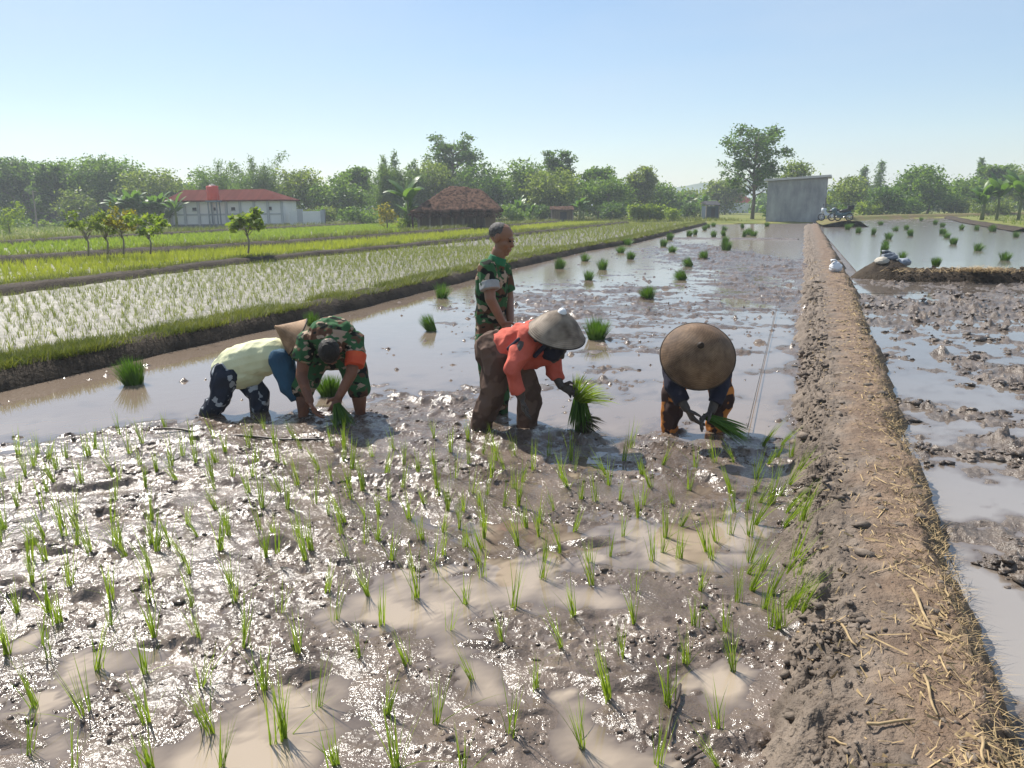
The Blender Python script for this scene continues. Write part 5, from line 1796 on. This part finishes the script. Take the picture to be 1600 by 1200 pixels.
class Form:
    """rounded limbs and masses that are fused into one skin"""
    def __init__(s, origin):
        s.o = Vector(origin)
        s.V, s.F, s.n = [], [], 0

    def cap(s, p0, p1, r0, r1, side=None, flat=1.0, cut0=False, cut1=False, n=16):
        p0, p1 = Vector(p0) - s.o, Vector(p1) - s.o
        ax = p1 - p0
        L_ = ax.length
        ax = ax.normalized() if L_ > 1e-6 else Vector((0, 0, 1))
        e1 = Vector(side) if side is not None else (Vector((0, 0, 1)) if abs(ax.z) < 0.9 else Vector((1, 0, 0)))
        e1 = (e1 - ax * e1.dot(ax)).normalized()
        e2 = ax.cross(e1)
        rings = []
        if cut0:
            rings += [(0, 0.0001, 0)]
            rings += [(0, r0, 0)]
        else:
            for k in range(5):
                t = PI / 2 * k / 5
                rings.append((-r0 * math.cos(t) * (flat if flat < 1 else 1), max(r0 * math.sin(t), 1e-4), 0))
            rings.append((0, r0, 0))
        for k in range(1, 5):
            f = k / 5
            rings.append((L_ * f, r0 + (r1 - r0) * f, 0))
        rings.append((L_, r1, 0))
        if cut1:
            rings.append((L_, 0.0001, 0))
        else:
            for k in range(1, 6):
                t = PI / 2 * k / 5
                rings.append((L_ + r1 * math.sin(t) * (flat if flat < 1 else 1), max(r1 * math.cos(t), 1e-4), 0))
        w = np.linspace(0, 2 * PI, n, endpoint=False)
        V = []
        for a, rr, _ in rings:
            for q in w:
                V.append(p0 + ax * a + e1 * (rr * math.cos(q)) + e2 * (rr * flat * math.sin(q)))
        m_ = len(rings)
        for i in range(m_ - 1):
            for k in range(n):
                k2 = (k + 1) % n
                s.F.append((s.n + i * n + k, s.n + i * n + k2, s.n + (i + 1) * n + k2, s.n + (i + 1) * n + k))
        s.F.append(tuple(s.n + k for k in range(n))[::-1])
        s.F.append(tuple(s.n + (m_ - 1) * n + k for k in range(n)))
        s.V += [tuple(v) for v in V]
        s.n += len(V)

    def chain(s, pts, rads, cut0=False, cut1=False, side=None, flat=1.0):
        for i in range(len(pts) - 1):
            s.cap(pts[i], pts[i + 1], rads[i], rads[i + 1], side, flat, cut0 and i == 0, cut1 and i == len(pts) - 2)

    def ell(s, c, ax, n=14):
        """ellipsoid: ax = three half axis vectors"""
        c = Vector(c) - s.o
        V = []
        m_ = 11
        for i in range(m_):
            t = PI * i / (m_ - 1)
            for k in range(n):
                q = 2 * PI * k / n
                V.append(c + ax[0] * (max(math.sin(t), 1e-3) * math.cos(q)) + ax[1] * (max(math.sin(t), 1e-3) * math.sin(q)) + ax[2] * math.cos(t))
        flip = ax[0].cross(ax[1]).dot(ax[2]) > 0
        for i in range(m_ - 1):
            for k in range(n):
                k2 = (k + 1) % n
                f = (s.n + i * n + k, s.n + i * n + k2, s.n + (i + 1) * n + k2, s.n + (i + 1) * n + k)
                s.F.append(f[::-1] if flip else f)
        a, b = tuple(s.n + k for k in range(n)), tuple(s.n + (m_ - 1) * n + k for k in range(n))
        s.F.append(a if flip else a[::-1])
        s.F.append(b[::-1] if flip else b)
        s.V += [tuple(v) for v in V]
        s.n += len(V)

    def fuse(s, name, mat, parent=None, voxel=0.006, smooth=4, fold=0.0, ffreq=9.0, seed=0):
        me = bpy.data.meshes.new(name)
        me.from_pydata(s.V, [], s.F)
        ob = bpy.data.objects.new(name, me)
        C.objects.link(ob)
        a = ob.modifiers.new('fuse', 'REMESH')
        a.mode = 'VOXEL'
        a.voxel_size = voxel
        b = ob.modifiers.new('relax', 'SMOOTH')
        b.iterations = smooth
        b.factor = 0.5
        dg = bpy.context.evaluated_depsgraph_get()
        m2 = bpy.data.meshes.new_from_object(ob.evaluated_get(dg))
        ob.modifiers.clear()
        ob.data = m2
        bpy.data.meshes.remove(me)
        m2.name = name
        nv = len(m2.vertices)
        co = np.zeros(nv * 3, np.float32)
        m2.vertices.foreach_get('co', co)
        co = co.reshape(-1, 3)
        if fold:
            no = np.zeros(nv * 3, np.float32)
            m2.vertices.foreach_get('normal', no)
            no = no.reshape(-1, 3)
            q = co * np.array([1.0, 1.0, 0.7])
            d = 0.5 - np.abs(perlin3(q * ffreq + 0.35 * perlin3(q * ffreq * 0.6, seed + 9)[:, None], seed)) * 2.4 + 0.55 * perlin3(q * ffreq * 2.1, seed + 4)
            co = co + no * (1.7 * fold * d)[:, None]
            m2.vertices.foreach_set('co', co.astype(np.float32).ravel())
        m2.polygons.foreach_set('use_smooth', np.ones(len(m2.polygons), bool))
        m2.materials.clear()
        m2.materials.append(mat)
        m2.update()
        if parent is not None:
            ob.parent = parent
        else:
            ob.location = s.o
        return ob


def hand(f, wrist, d, palm, thumb, curl=0.5, sc=1.0, spread=0.12):
    """palm, four unequal bent fingers and a thumb; d = pointing direction, palm = palm normal, thumb = side of the thumb"""
    d = Vector(d).normalized()
    th = Vector(thumb)
    th = (th - d * th.dot(d)).normalized()
    pn = Vector(palm)
    pn = (pn - d * pn.dot(d) - th * pn.dot(th)).normalized()
    w = Vector(wrist)
    k_ = w + d * 0.085 * sc
    f.cap(w + d * 0.01, k_, 0.029 * sc, 0.040 * sc, side=th, flat=0.42)
    for i, (o_, ln) in enumerate([(0.031, 0.068), (0.011, 0.078), (-0.010, 0.072), (-0.030, 0.056)]):
        b = w + d * (0.088 - 0.006 * abs(i - 1)) * sc + th * o_ * sc
        dirn = (d + th * spread * (1.3 - i)).normalized()
        a = curl * (0.75 + 0.12 * i)
        pts = [b]
        rr = [0.0098, 0.0092, 0.0085, 0.0072]
        for seg, fr in enumerate((0.44, 0.31, 0.25)):
            dirn = (dirn * math.cos(a) + pn * math.sin(a)).normalized()
            b = b + dirn * ln * fr * sc * 1.12
            pts.append(b)
        f.chain(pts, [q * sc for q in rr])
    t0 = w + d * 0.028 * sc + th * 0.026 * sc
    t1 = t0 + (d * 0.55 + th * 0.75 + pn * 0.25).normalized() * 0.042 * sc
    t2 = t1 + (d * 0.9 + th * 0.15 + pn * (0.3 + curl * .4)).normalized() * 0.034 * sc
    f.chain([t0, t1, t2], [0.015 * sc, 0.0115 * sc, 0.0085 * sc])


def head(f, c, fwd, up, sc=1.0):
    fwd, up = Vector(fwd).normalized(), Vector(up)
    up = (up - fwd * up.dot(fwd)).normalized()
    sd = fwd.cross(up)
    c = Vector(c)
    f.ell(c + up * 0.032 * sc - fwd * 0.012 * sc, [sd * 0.074 * sc, fwd * 0.095 * sc, up * 0.082 * sc])
    f.ell(c - up * 0.035 * sc + fwd * 0.022 * sc, [sd * 0.058 * sc, fwd * 0.066 * sc, up * 0.078 * sc])
    f.ell(c - up * 0.098 * sc + fwd * 0.062 * sc, [sd * 0.026 * sc, fwd * 0.022 * sc, up * 0.020 * sc])
    f.ell(c + up * 0.018 * sc + fwd * 0.078 * sc, [sd * 0.052 * sc, fwd * 0.014 * sc, up * 0.012 * sc])
    f.cap(c + up * 0.000 * sc + fwd * 0.082 * sc, c - up * 0.030 * sc + fwd * 0.094 * sc, 0.010 * sc, 0.0165 * sc)
    f.cap(c - up * 0.062 * sc + fwd * 0.082 * sc - sd * 0.018 * sc, c - up * 0.062 * sc + fwd * 0.082 * sc + sd * 0.018 * sc, 0.010 * sc, 0.010 * sc)
    f.cap(c - up * 0.076 * sc + fwd * 0.079 * sc - sd * 0.014 * sc, c - up * 0.076 * sc + fwd * 0.079 * sc + sd * 0.014 * sc, 0.009 * sc, 0.009 * sc)
    for s_ in (-1, 1):
        f.ell(c - fwd * 0.012 * sc + sd * s_ * 0.077 * sc, [sd * 0.012 * sc, fwd * 0.022 * sc, up * 0.034 * sc])
        f.ell(c - up * 0.03 * sc + fwd * 0.052 * sc + sd * s_ * 0.038 * sc, [sd * 0.024 * sc, fwd * 0.024 * sc, up * 0.022 * sc])


def eyes(c, fwd, up, parent, origin, sc=1.0):
    fwd, up = Vector(fwd).normalized(), Vector(up)
    up = (up - fwd * up.dot(fwd)).normalized()
    sd = fwd.cross(up)
    for s_ in (-1, 1):
        f = Form(origin)
        f.ell(Vector(c) + fwd * 0.083 * sc + sd * s_ * 0.031 * sc, [sd * 0.014 * sc, fwd * 0.008 * sc, up * 0.007 * sc])
        mesh = mesh_from('eye', f.V, f.F, True)
        link('eye', mesh, EYE, parent)


def hat(parent, origin, c, axis, rad, hgt, mat, bulge=0.0, tip=0.012, tipmat=None, knob=0.03):
    """conical field hat: c = centre of the brim"""
    axis = Vector(axis).normalized()
    q = axis.to_track_quat('Z', 'X')
    M_ = Matrix.Translation(Vector(c) - Vector(origin)) @ q.to_matrix().to_4x4()
    prof = []
    for k in range(15):
        t = k / 14
        prof.append((rad * (1 - t) + tip * t, hgt * (t + bulge * math.sin(PI * t) * (1 - 0.4 * t))))
    inner = [(max(a - 0.006, 0.004), b - 0.010) for a, b in prof[::-1]]
    me = MB().lathe(prof + inner + [prof[0]], 48).mesh('hat', True)
    h = link('hat', me, mat, parent)
    h.matrix_local = M_
    k = link('hat_rim', MB().tube([(rad * math.cos(w), rad * math.sin(w), -0.002) for w in np.linspace(0, 2 * PI, 49)], 0.006, 6, False).mesh('hat_rim', True), RIM, h)
    k = link('hat_tip', MB().lathe([(0.004, hgt + knob), (tip * 1.0, hgt + knob * 0.8), (tip * 1.5, hgt + 0.004), (tip * 1.9, hgt - 0.018)], 14).mesh('hat_tip', True), tipmat or mat, h)
    return h


J = atd


def person(origin, f, label, mat, voxel=0.0055):
    o = f.fuse('person', mat, None, voxel, 3)
    return tag(o, label, 'person')


def spray(name, base, d, n, ln, spread, mat, seed, width=0.008, r0=0.02, droop=0.3, squash=1.0):
    """a sheaf of blades held in a fist: base point, direction"""
    q = np.random.RandomState(seed)
    d = Vector(d).normalized()
    e1 = d.cross(Vector((0, 0, 1)))
    e1 = e1.normalized() if e1.length > .1 else Vector((1, 0, 0))
    e2 = d.cross(e1)
    V, F = [], []
    for i in range(n):
        a, rr = q.uniform(0, 2 * PI), math.sqrt(q.uniform(0, 1))
        off = e1 * math.cos(a) * rr + e2 * math.sin(a) * rr * squash
        p = Vector(base) + off * r0
        dirn = (d + off * spread * q.uniform(0.6, 1.3)).normalized()
        L_ = ln * q.uniform(0.7, 1.08)
        sd = dirn.cross(Vector(q.normal(size=3))).normalized()
        b = len(V)
        for k in range(4):
            t = k / 4
            c = p + dirn * L_ * t + Vector((0, 0, -1)) * droop * L_ * t * t
            w = width * 0.5 * (1 - t ** 2.2)
            V += [c - sd * w, c + sd * w]
        V.append(p + dirn * L_ + Vector((0, 0, -1)) * droop * L_)
        for k in range(3):
            F.append((b + 2 * k, b + 2 * k + 1, b + 2 * k + 3, b + 2 * k + 2))
        F.append((b + 6, b + 7, b + 8))
    return link(name, mesh_from(name, V, F), mat)


X_ = Vector((1, 0, 0))
# --- person in the orange shirt, bending to the right -------------------------------------------------
O = at(795, 680)
pel, chest, neck, hd = J(788, 552, 5.86), J(836, 531, 5.80), J(853, 531, 5.76), J(868, 541, 5.72)
hipB, kneeB, ankB = J(782, 562, 5.79), J(769, 615, 5.79), J(750, 668, 5.84)
hipF, kneeF, ankF = J(806, 566, 5.93), J(828, 618, 5.86), J(823, 676, 5.88)
shN, elN, wrN = J(822, 530, 5.63), J(799, 578, 5.55), J(815, 621, 5.58)
shF, elF, wrF = J(860, 543, 5.95), J(867, 582, 5.90), J(876, 603, 5.84)
side = Vector((0.1, 1, 0))
f = Form(O)
f.chain([pel, chest], [0.13, 0.14], side=side, flat=0.85)
f.cap(chest, neck, 0.09, 0.055)
f.cap(neck, hd, 0.052, 0.05)
head(f, hd, (0.75, -0.12, -0.65), (0.62, -0.25, 0.72))
f.chain([hipB, kneeB, ankB, J(754, 690, 5.86)], [0.085, 0.06, 0.042, 0.045])
f.chain([hipF, kneeF, ankF, J(826, 695, 5.88)], [0.085, 0.06, 0.042, 0.045])
f.cap(ankB + Vector((0, 0, -.1)), ankB + Vector((.14, -.03, -.13)), 0.04, 0.032)
f.cap(ankF + Vector((0, 0, -.1)), ankF + Vector((.16, -.03, -.13)), 0.04, 0.032)
f.chain([shN, elN, wrN], [0.055, 0.042, 0.030])
f.chain([shF, elF, wrF], [0.055, 0.042, 0.030])
hand(f, wrN, (0.15, -0.05, -1), (0.9, 0, 0.1), (0.1, -1, 0), 0.35, 1.05)
hand(f, wrF, (0.85, -0.2, -0.35), (0.2, -0.9, -0.1), (0, 0.0, 1), 0.75, 1.05)
p4 = person(O, f, 'person in red orange shirt and grey cone hat bending right over the mud', HANDMUD)
s = Form(O)
s.chain([J(776, 549, 5.86), J(805, 540, 5.84), J(838, 530, 5.80)], [0.150, 0.165, 0.158], side=side, flat=0.92)
s.cap(J(838, 530, 5.80), J(855, 533, 5.77), 0.125, 0.085)
s.cap(J(822, 560, 5.82), J(850, 552, 5.82), 0.09, 0.10)
s.chain([J(826, 526, 5.68), elN, J(811, 612, 5.57)], [0.088, 0.066, 0.054], cut1=True)
s.chain([J(858, 540, 5.92), elF, J(871, 594, 5.87)], [0.082, 0.062, 0.052], cut1=True)
s.fuse('shirt', ORANGE, p4, 0.0065, 3, 0.015, 7, 3)
s = Form(O)
s.chain([J(774, 548, 5.86), J(800, 562, 5.87)], [0.158, 0.152], side=side)
s.chain([J(780, 560, 5.80), kneeB, J(752, 664, 5.84), J(752, 676, 5.84)], [0.125, 0.098, 0.082, 0.074])
s.chain([J(806, 566, 5.92), kneeF, J(824, 668, 5.88), J(826, 680, 5.88)], [0.120, 0.095, 0.085, 0.076])
s.fuse('trousers', BROWNT, p4, 0.0065, 4, 0.013, 9, 5)
s = Form(O)
s.ell(hd + Vector((0, 0, .01)), [Vector((.09, 0, 0)), Vector((0, .095, 0)), Vector((0, 0, .095))])
s.cap(hd + Vector((-.03, 0, -.03)), neck + Vector((0, 0, -.01)), 0.085, 0.10)
s.fuse('headscarf', NAVY, p4, 0.007, 4, 0.006, 12, 8)
s = Form(O)
for a, b in (((795, 545), (812, 530)), ((812, 530), (836, 532)), ((836, 556), (852, 540))):
    s.cap(J(a[0], a[1], 5.63), J(b[0], b[1], 5.605), 0.018, 0.018)
s.fuse('strap', NAVY, p4, 0.005, 2)
hat(p4, O, J(869, 521, 5.68), (0.24, -0.36, 1.0), 0.222, 0.190, HAT_GREY, 0.20, 0.020, BAGW, 0.022)
hb = J(905, 608, 5.80)
bd = spray('seedling_sheaf', J(906, 622, 5.82), (0.05, 0, -1), 150, 0.30, 0.25, RICE_DARK, 3, 0.010, 0.045, 0.0)
tag(bd, 'large dripping sheaf of seedlings hanging from the hand of the orange shirted person', 'seedling bundle')
tp = spray('leaf_tops', J(903, 625, 5.82), (0.55, -0.15, 0.8), 170, 0.30, 0.75, RICE, 4, 0.008, 0.05, 0.35)
tp.parent = bd
r2 = spray('roots', J(908, 660, 5.82), (0.55, 0, -0.55), 120, 0.16, 0.9, plain('muddy_root', (0.05, 0.045, 0.025), (0.08, 0.075, 0.035), 9, 0.7), 5, 0.010, 0.07, 0.1)
r2.parent = bd

# --- person under the round brown hat, bending to the camera -----------------------------------------
O = at(1085, 680)
pel, chest, neck, hd = J(1090, 553, 6.02), J(1090, 557, 5.64), J(1091, 564, 5.50), J(1091, 574, 5.40)
f = Form(O)
f.chain([pel, chest], [0.13, 0.14], side=X_, flat=0.75)
f.cap(chest, neck, 0.08, 0.055)
f.cap(neck, hd, 0.05, 0.05)
head(f, hd, (0, -0.35, -1), (0.05, -1, 0.25))
legs = []
for hp, kn, an, ft in (((1066, 562, 6.0), (1053, 616, 5.86), (1047, 664, 5.84), (1049, 692, 5.84)), ((1114, 562, 6.0), (1129, 622, 5.86), (1117, 668, 5.86), (1117, 692, 5.86))):
    legs.append([J(*hp), J(*kn), J(*an), J(*ft)])
    f.chain(legs[-1], [0.085, 0.058, 0.042, 0.045])
    f.cap(legs[-1][3], legs[-1][3] + Vector((0.01, -0.15, -0.02)), 0.042, 0.03)
aL = [J(1050, 560, 5.64), J(1052, 604, 5.52), J(1072, 638, 5.42)]
aR = [J(1132, 560, 5.64), J(1124, 606, 5.50), J(1112, 642, 5.42)]
f.chain(aL, [0.055, 0.042, 0.031])
f.chain(aR, [0.055, 0.042, 0.031])
hand(f, aL[2], (0.55, -0.15, -0.85), (0.7, 0.3, 0.2), (0.3, -1, 0.2), 0.35, 1.1)
hand(f, aR[2], (-0.72, -0.25, -0.5), (-0.1, 0.2, -0.9), (0.0, -1, 0.3), 0.65, 1.1)
p5 = person(O, f, 'person hidden under a round brown woven hat bending toward the camera near the path', HANDMUD)
s = Form(O)
s.chain([J(1090, 549, 6.03), J(1090, 552, 5.66)], [0.165, 0.175], side=X_, flat=0.8)
s.cap(J(1090, 552, 5.66), J(1091, 560, 5.52), 0.12, 0.08)
s.chain([J(1052, 558, 5.66), aL[1], J(1066, 628, 5.45)], [0.085, 0.066, 0.055], cut1=True)
s.chain([J(1130, 558, 5.66), aR[1], J(1116, 630, 5.45)], [0.085, 0.066, 0.055], cut1=True)
s.fuse('shirt', NAVY, p5, 0.0065, 4, 0.008, 9, 13)
s = Form(O)
s.cap(J(1072, 558, 6.02), J(1108, 558, 6.02), 0.13, 0.13)
for lg in legs:
    s.chain([lg[0], lg[1], lg[2], lg[2].lerp(lg[3], 0.4)], [0.115, 0.088, 0.070, 0.066])
s.fuse('trousers', BATIK, p5, 0.0065, 4, 0.012, 9, 15)
hc = J(1090, 556, 5.36)
tocam = (Vector((0, 0, CAM_Z)) - hc).normalized()
rt = tocam.cross(Vector((0, 0, 1))).normalized()
upv = rt.cross(tocam)
ax = tocam * 0.90 + upv * 0.42 - rt * 0.10
hat(p5, O, hc, ax, 0.262, 0.175, HAT_BROWN, 0.38, 0.016, RIM, 0.028)
bd = spray('seedling_sheaf', J(1099, 650, 5.40), (0.83, -0.05, -0.30), 190, 0.36, 0.36, RICE_DARK, 9, 0.009, 0.030, 0.12, 0.5)
tag(bd, 'dark green sheaf of seedlings held sideways under the round brown hat', 'seedling bundle')

# --- bending man in camouflage with the orange armband -----------------------------------------------
O = at(518, 660)
pel, chest, neck, hd = J(524, 541, 6.62), J(519, 530, 6.22), J(517, 540, 6.06), J(516, 549, 5.99)
f = Form(O)
f.chain([pel, chest], [0.14, 0.15], side=X_, flat=0.75)
f.cap(chest, neck, 0.09, 0.06)
f.cap(neck, hd, 0.056, 0.055)
head(f, hd, (0.02, 0.05, -1), (0.0, -1, 0.0), 1.08)
legs = []
for hp, kn, an, ft in (((494, 560, 6.58), (474, 606, 6.42), (474, 648, 6.38), (476, 674, 6.38)), ((548, 560, 6.58), (560, 606, 6.42), (563, 646, 6.40), (562, 674, 6.40))):
    legs.append([J(*hp), J(*kn), J(*an), J(*ft)])
    f.chain([legs[-1][0], legs[-1][1], legs[-1][1].lerp(legs[-1][2], 0.4), legs[-1][2], legs[-1][3]], [0.095, 0.064, 0.064, 0.044, 0.046])
    f.cap(legs[-1][3], legs[-1][3] + Vector((0.0, -0.15, -0.02)), 0.042, 0.03)
aL = [J(478, 538, 6.20), J(471, 588, 6.12), J(484, 626, 6.04)]
aR = [J(556, 538, 6.20), J(549, 584, 6.06), J(530, 619, 5.98)]
f.chain(aL, [0.06, 0.047, 0.034])
f.chain(aR, [0.06, 0.047, 0.034])
hand(f, aL[2], (0.35, -0.1, -0.9), (0.8, 0.2, 0.2), (0.2, -1, 0), 0.45, 1.1)
hand(f, aR[2], (-0.30, -0.2, -0.85), (-0.3, 0.9, -0.2), (-1, -0.2, 0.2), 0.7, 1.1)
p2 = person(O, f, 'bareheaded man in camouflage with orange armband bending toward the camera', SKIN_MUD)
s = Form(O)
s.chain([J(524, 536, 6.62), J(521, 527, 6.42), J(519, 525, 6.22)], [0.165, 0.185, 0.195], side=X_, flat=0.80)
s.cap(J(519, 526, 6.22), J(517, 534, 6.10), 0.15, 0.09, side=X_, flat=0.8)
s.chain([J(482, 534, 6.22), J(470, 566, 6.14)], [0.090, 0.078], cut1=True)
s.chain([J(552, 534, 6.22), J(556, 562, 6.12)], [0.090, 0.074], cut1=True)
s.fuse('shirt', CAMO, p2, 0.0065, 4, 0.012, 9, 23)
s = Form(O)
s.cap(J(556, 553, 6.14), J(554, 572, 6.085), 0.088, 0.078, cut0=True, cut1=True)
s.fuse('armband', ARMBAND, p2, 0.006, 2, 0.004, 9, 25)
s = Form(O)
s.cap(J(504, 553, 6.61), J(540, 553, 6.61), 0.14, 0.14)
for lg in legs:
    e_ = lg[1].lerp(lg[2], 0.10)
    s.chain([lg[0], lg[1], e_], [0.125, 0.100, 0.095], cut1=True)
s.fuse('trousers', CAMO, p2, 0.0065, 4, 0.009, 8, 27)
s = Form(O)
u = Vector((0, -1, 0.0)).normalized()
fw = Vector((0, 0.0, -1)).normalized()
s.ell(hd + u * 0.040 - fw * 0.012, [X_ * 0.085, fw * 0.102, u * 0.088])
s.fuse('hair', HAIR, p2, 0.006, 3, 0.003, 30, 28)
bd = spray('seedling_sheaf', J(526, 630, 5.94), (0.22, -0.12, -0.75), 130, 0.25, 0.6, RICE_DARK, 19, 0.009, 0.028, 0.05, 0.6)
tag(bd, 'wet seedlings in the hand of the bending camouflage man, dipping into the mud', 'seedling bundle')

# --- person in the pale lime shirt at the left -------------------------------------------------------
O = at(368, 655)
pel, chest, neck, hd = J(366, 572, 6.62), J(430, 556, 6.60), J(450, 548, 6.58), J(466, 540, 6.56)
f = Form(O)
f.chain([pel, chest], [0.13, 0.14], side=(0, 1, 0), flat=0.85)
f.cap(chest, neck, 0.09, 0.055)
f.cap(neck, hd, 0.052, 0.05)
head(f, hd, (0.75, -0.1, -0.5), (0.1, 0.0, 1))
legs = []
for hp, kn, an, ft in (((352, 586, 6.52), (343, 622, 6.50), (324, 650, 6.52), (318, 664, 6.53)), ((384, 588, 6.70), (404, 616, 6.62), (406, 648, 6.62), (408, 668, 6.62))):
    legs.append([J(*hp), J(*kn), J(*an), J(*ft)])
    f.chain(legs[-1], [0.09, 0.06, 0.043, 0.045])
    f.cap(legs[-1][3], legs[-1][3] + Vector((0.15, -0.03, -0.03)), 0.042, 0.03)
aN = [J(436, 566, 6.45), J(452, 602, 6.44), J(472, 630, 6.44)]
aF = [J(444, 562, 6.76), J(456, 600, 6.76), J(470, 626, 6.70)]
f.chain(aN, [0.055, 0.042, 0.031])
f.chain(aF, [0.055, 0.042, 0.031])
hand(f, aN[2], (0.6, 0, -0.8), (0.5, 0.5, 0.5), (0.2, -1, 0.1), 0.5, 1.05)
hand(f, aF[2], (0.6, 0, -0.8), (0.5, -0.5, 0.5), (0.2, 1, 0.1), 0.5, 1.05)
p1 = person(O, f, 'person in pale lime shirt and floral trousers bending at the far left of the group', HANDMUD)
s = Form(O)
s.chain([J(354, 577, 6.62), J(368, 570, 6.62), J(400, 561, 6.61), J(430, 555, 6.60)], [0.13, 0.165, 0.175, 0.16], side=(0, 1, 0), flat=0.95)
s.cap(J(430, 555, 6.6), J(452, 549, 6.58), 0.13, 0.075)
s.cap(J(372, 584, 6.6), J(392, 580, 6.6), 0.135, 0.13)
s.fuse('shirt', PALEY, p1, 0.0065, 5, 0.008, 7, 33)
s = Form(O)
s.chain([J(438, 562, 6.46), aN[1], J(466, 622, 6.44)], [0.095, 0.085, 0.070], cut1=True)
s.chain([J(446, 560, 6.74), aF[1], J(466, 618, 6.71)], [0.085, 0.068, 0.056], cut1=True)
s.fuse('sleeves', TEAL, p1, 0.0065, 4, 0.008, 9, 35)
s = Form(O)
s.cap(J(360, 582, 6.56), J(378, 584, 6.66), 0.13, 0.13)
for lg in legs:
    s.chain([lg[0], lg[1], lg[2], lg[3]], [0.115, 0.088, 0.075, 0.068])
s.fuse('trousers', FLORAL, p1, 0.0065, 4, 0.012, 9, 37)
hat(p1, O, J(464, 527, 6.53), (-0.80, -0.25, 0.50), 0.178, 0.20, HAT_TAN, -0.02, 0.008, HAT_TAN, 0.006)

# --- standing man in camouflage ----------------------------------------------------------------------
O = at(770, 648)
Yb = O.y
hd = J(784, 373, Yb)
neck0, neck1 = J(775, 412, Yb + 0.02), J(780, 393, Yb)
chest, belly, pel = J(768, 436, Yb), J(767, 480, Yb), J(768, 525, Yb)
f = Form(O)
sd3 = Vector((0.55, 0.83, 0))
f.chain([pel, belly, chest], [0.13, 0.13, 0.145], side=sd3, flat=0.72)
f.cap(chest, neck0, 0.12, 0.075, side=sd3, flat=0.72)
f.cap(neck0, neck1, 0.062, 0.060)
FW3, UP3 = Vector((0.93, -0.36, -0.24)), Vector((0.08, 0, 1))
HS3 = 1.08
head(f, hd, FW3, UP3, HS3)
legs = []
for hp, kn, an in (((763, 535, Yb - 0.06), (766, 592, Yb - 0.05), (764, 645, Yb)), ((776, 535, Yb + 0.07), (780, 592, Yb + 0.04), (780, 645, Yb + 0.08))):
    legs.append([J(*hp), J(*kn), J(*an)])
    f.chain(legs[-1] + [legs[-1][2] + Vector((0, 0, -.13))], [0.085, 0.06, 0.045, 0.045])
    f.cap(legs[-1][2] + Vector((0, 0, -.13)), legs[-1][2] + Vector((0.16, -0.05, -.14)), 0.042, 0.032)
aN = [J(763, 427, Yb - 0.13), J(766, 467, Yb - 0.23), J(785, 503, Yb - 0.20)]
aF = [J(787, 425, Yb + 0.16), J(795, 468, Yb + 0.16), J(797, 500, Yb - 0.02)]
f.chain(aN, [0.056, 0.044, 0.033])
f.chain(aF, [0.055, 0.044, 0.033])
hand(f, aN[2], (0.55, -0.05, -0.8), (0.6, 0.6, 0.3), (0.6, 0, 0.8), 0.5, 1.0)
hand(f, aF[2], (-0.1, -0.5, -0.8), (-0.8, 0.3, 0), (0.2, -0.4, 0.8), 0.5, 1.0)
p3 = person(O, f, 'standing grey haired man in camouflage uniform looking to the right', SKIN)
s = Form(O)
s.chain([J(767, 540, Yb), J(767, 482, Yb), J(769, 438, Yb)], [0.152, 0.150, 0.160], side=sd3, flat=0.80, cut0=True)
s.cap(J(769, 438, Yb), J(776, 408, Yb), 0.148, 0.078, side=sd3, flat=0.78)
s.chain([J(761, 421, Yb - 0.14), J(765, 451, Yb - 0.21)], [0.080, 0.074], cut1=True)
s.chain([J(785, 423, Yb + 0.13), J(793, 455, Yb + 0.16)], [0.076, 0.070], cut1=True)
s.fuse('shirt', CAMO, p3, 0.006, 4, 0.008, 8, 43)
s = Form(O)
s.cap(J(764.3, 441, Yb - 0.195), J(766, 453, Yb - 0.218), 0.082, 0.080, cut0=True, cut1=True)
s.fuse('cuff', GREYCUFF, p3, 0.005, 2, 0.003, 14, 3)
s = Form(O)
s.cap(J(775, 412, Yb), J(779, 401, Yb), 0.080, 0.072, cut0=True, cut1=True)
s.fuse('collar', plain('green_collar', (0.02, 0.16, 0.07), (0.02, 0.13, 0.06), 9, 0.8), p3, 0.005, 2)
s = Form(O)
s.cap(J(764, 530, Yb - .04), J(774, 530, Yb + .05), 0.128, 0.128)
for lg in legs:
    s.chain([lg[0], lg[1], lg[2], lg[2] + Vector((0, 0, -.05))], [0.115, 0.095, 0.082, 0.078])
s.fuse('trousers', CAMO, p3, 0.0065, 4, 0.008, 8, 45)
s = Form(O)
uu = (UP3 - FW3.normalized() * UP3.dot(FW3.normalized())).normalized()
fw = FW3.normalized()
s.ell(hd + uu * 0.046 - fw * 0.030, [fw.cross(uu) * 0.0825, fw * 0.096, uu * 0.082])
s.fuse('hair', HAIR_GREY, p3, 0.005, 3, 0.002, 30, 48)
eyes(hd, FW3, UP3, p3, O, HS3)

# ------------------------------------------------------------------ thin morning haze
m = bpy.data.materials.new('haze_air')
m.use_nodes = True
nt = m.node_tree
nt.nodes.remove(nt.nodes['Principled BSDF'])
pv = nt.nodes.new('ShaderNodeVolumePrincipled')
pv.inputs['Color'].default_value = (0.86, 0.93, 1.0, 1)
pv.inputs['Density'].default_value = 0.0010
pv.inputs['Anisotropy'].default_value = 0.25
nt.links.new(pv.outputs[0], nt.nodes['Material Output'].inputs['Volume'])
hz_ = MB().box((0, 800, 5.5), (7000, 5600, 14.0)).build('haze', m)
tag(hz_, kind='stuff')
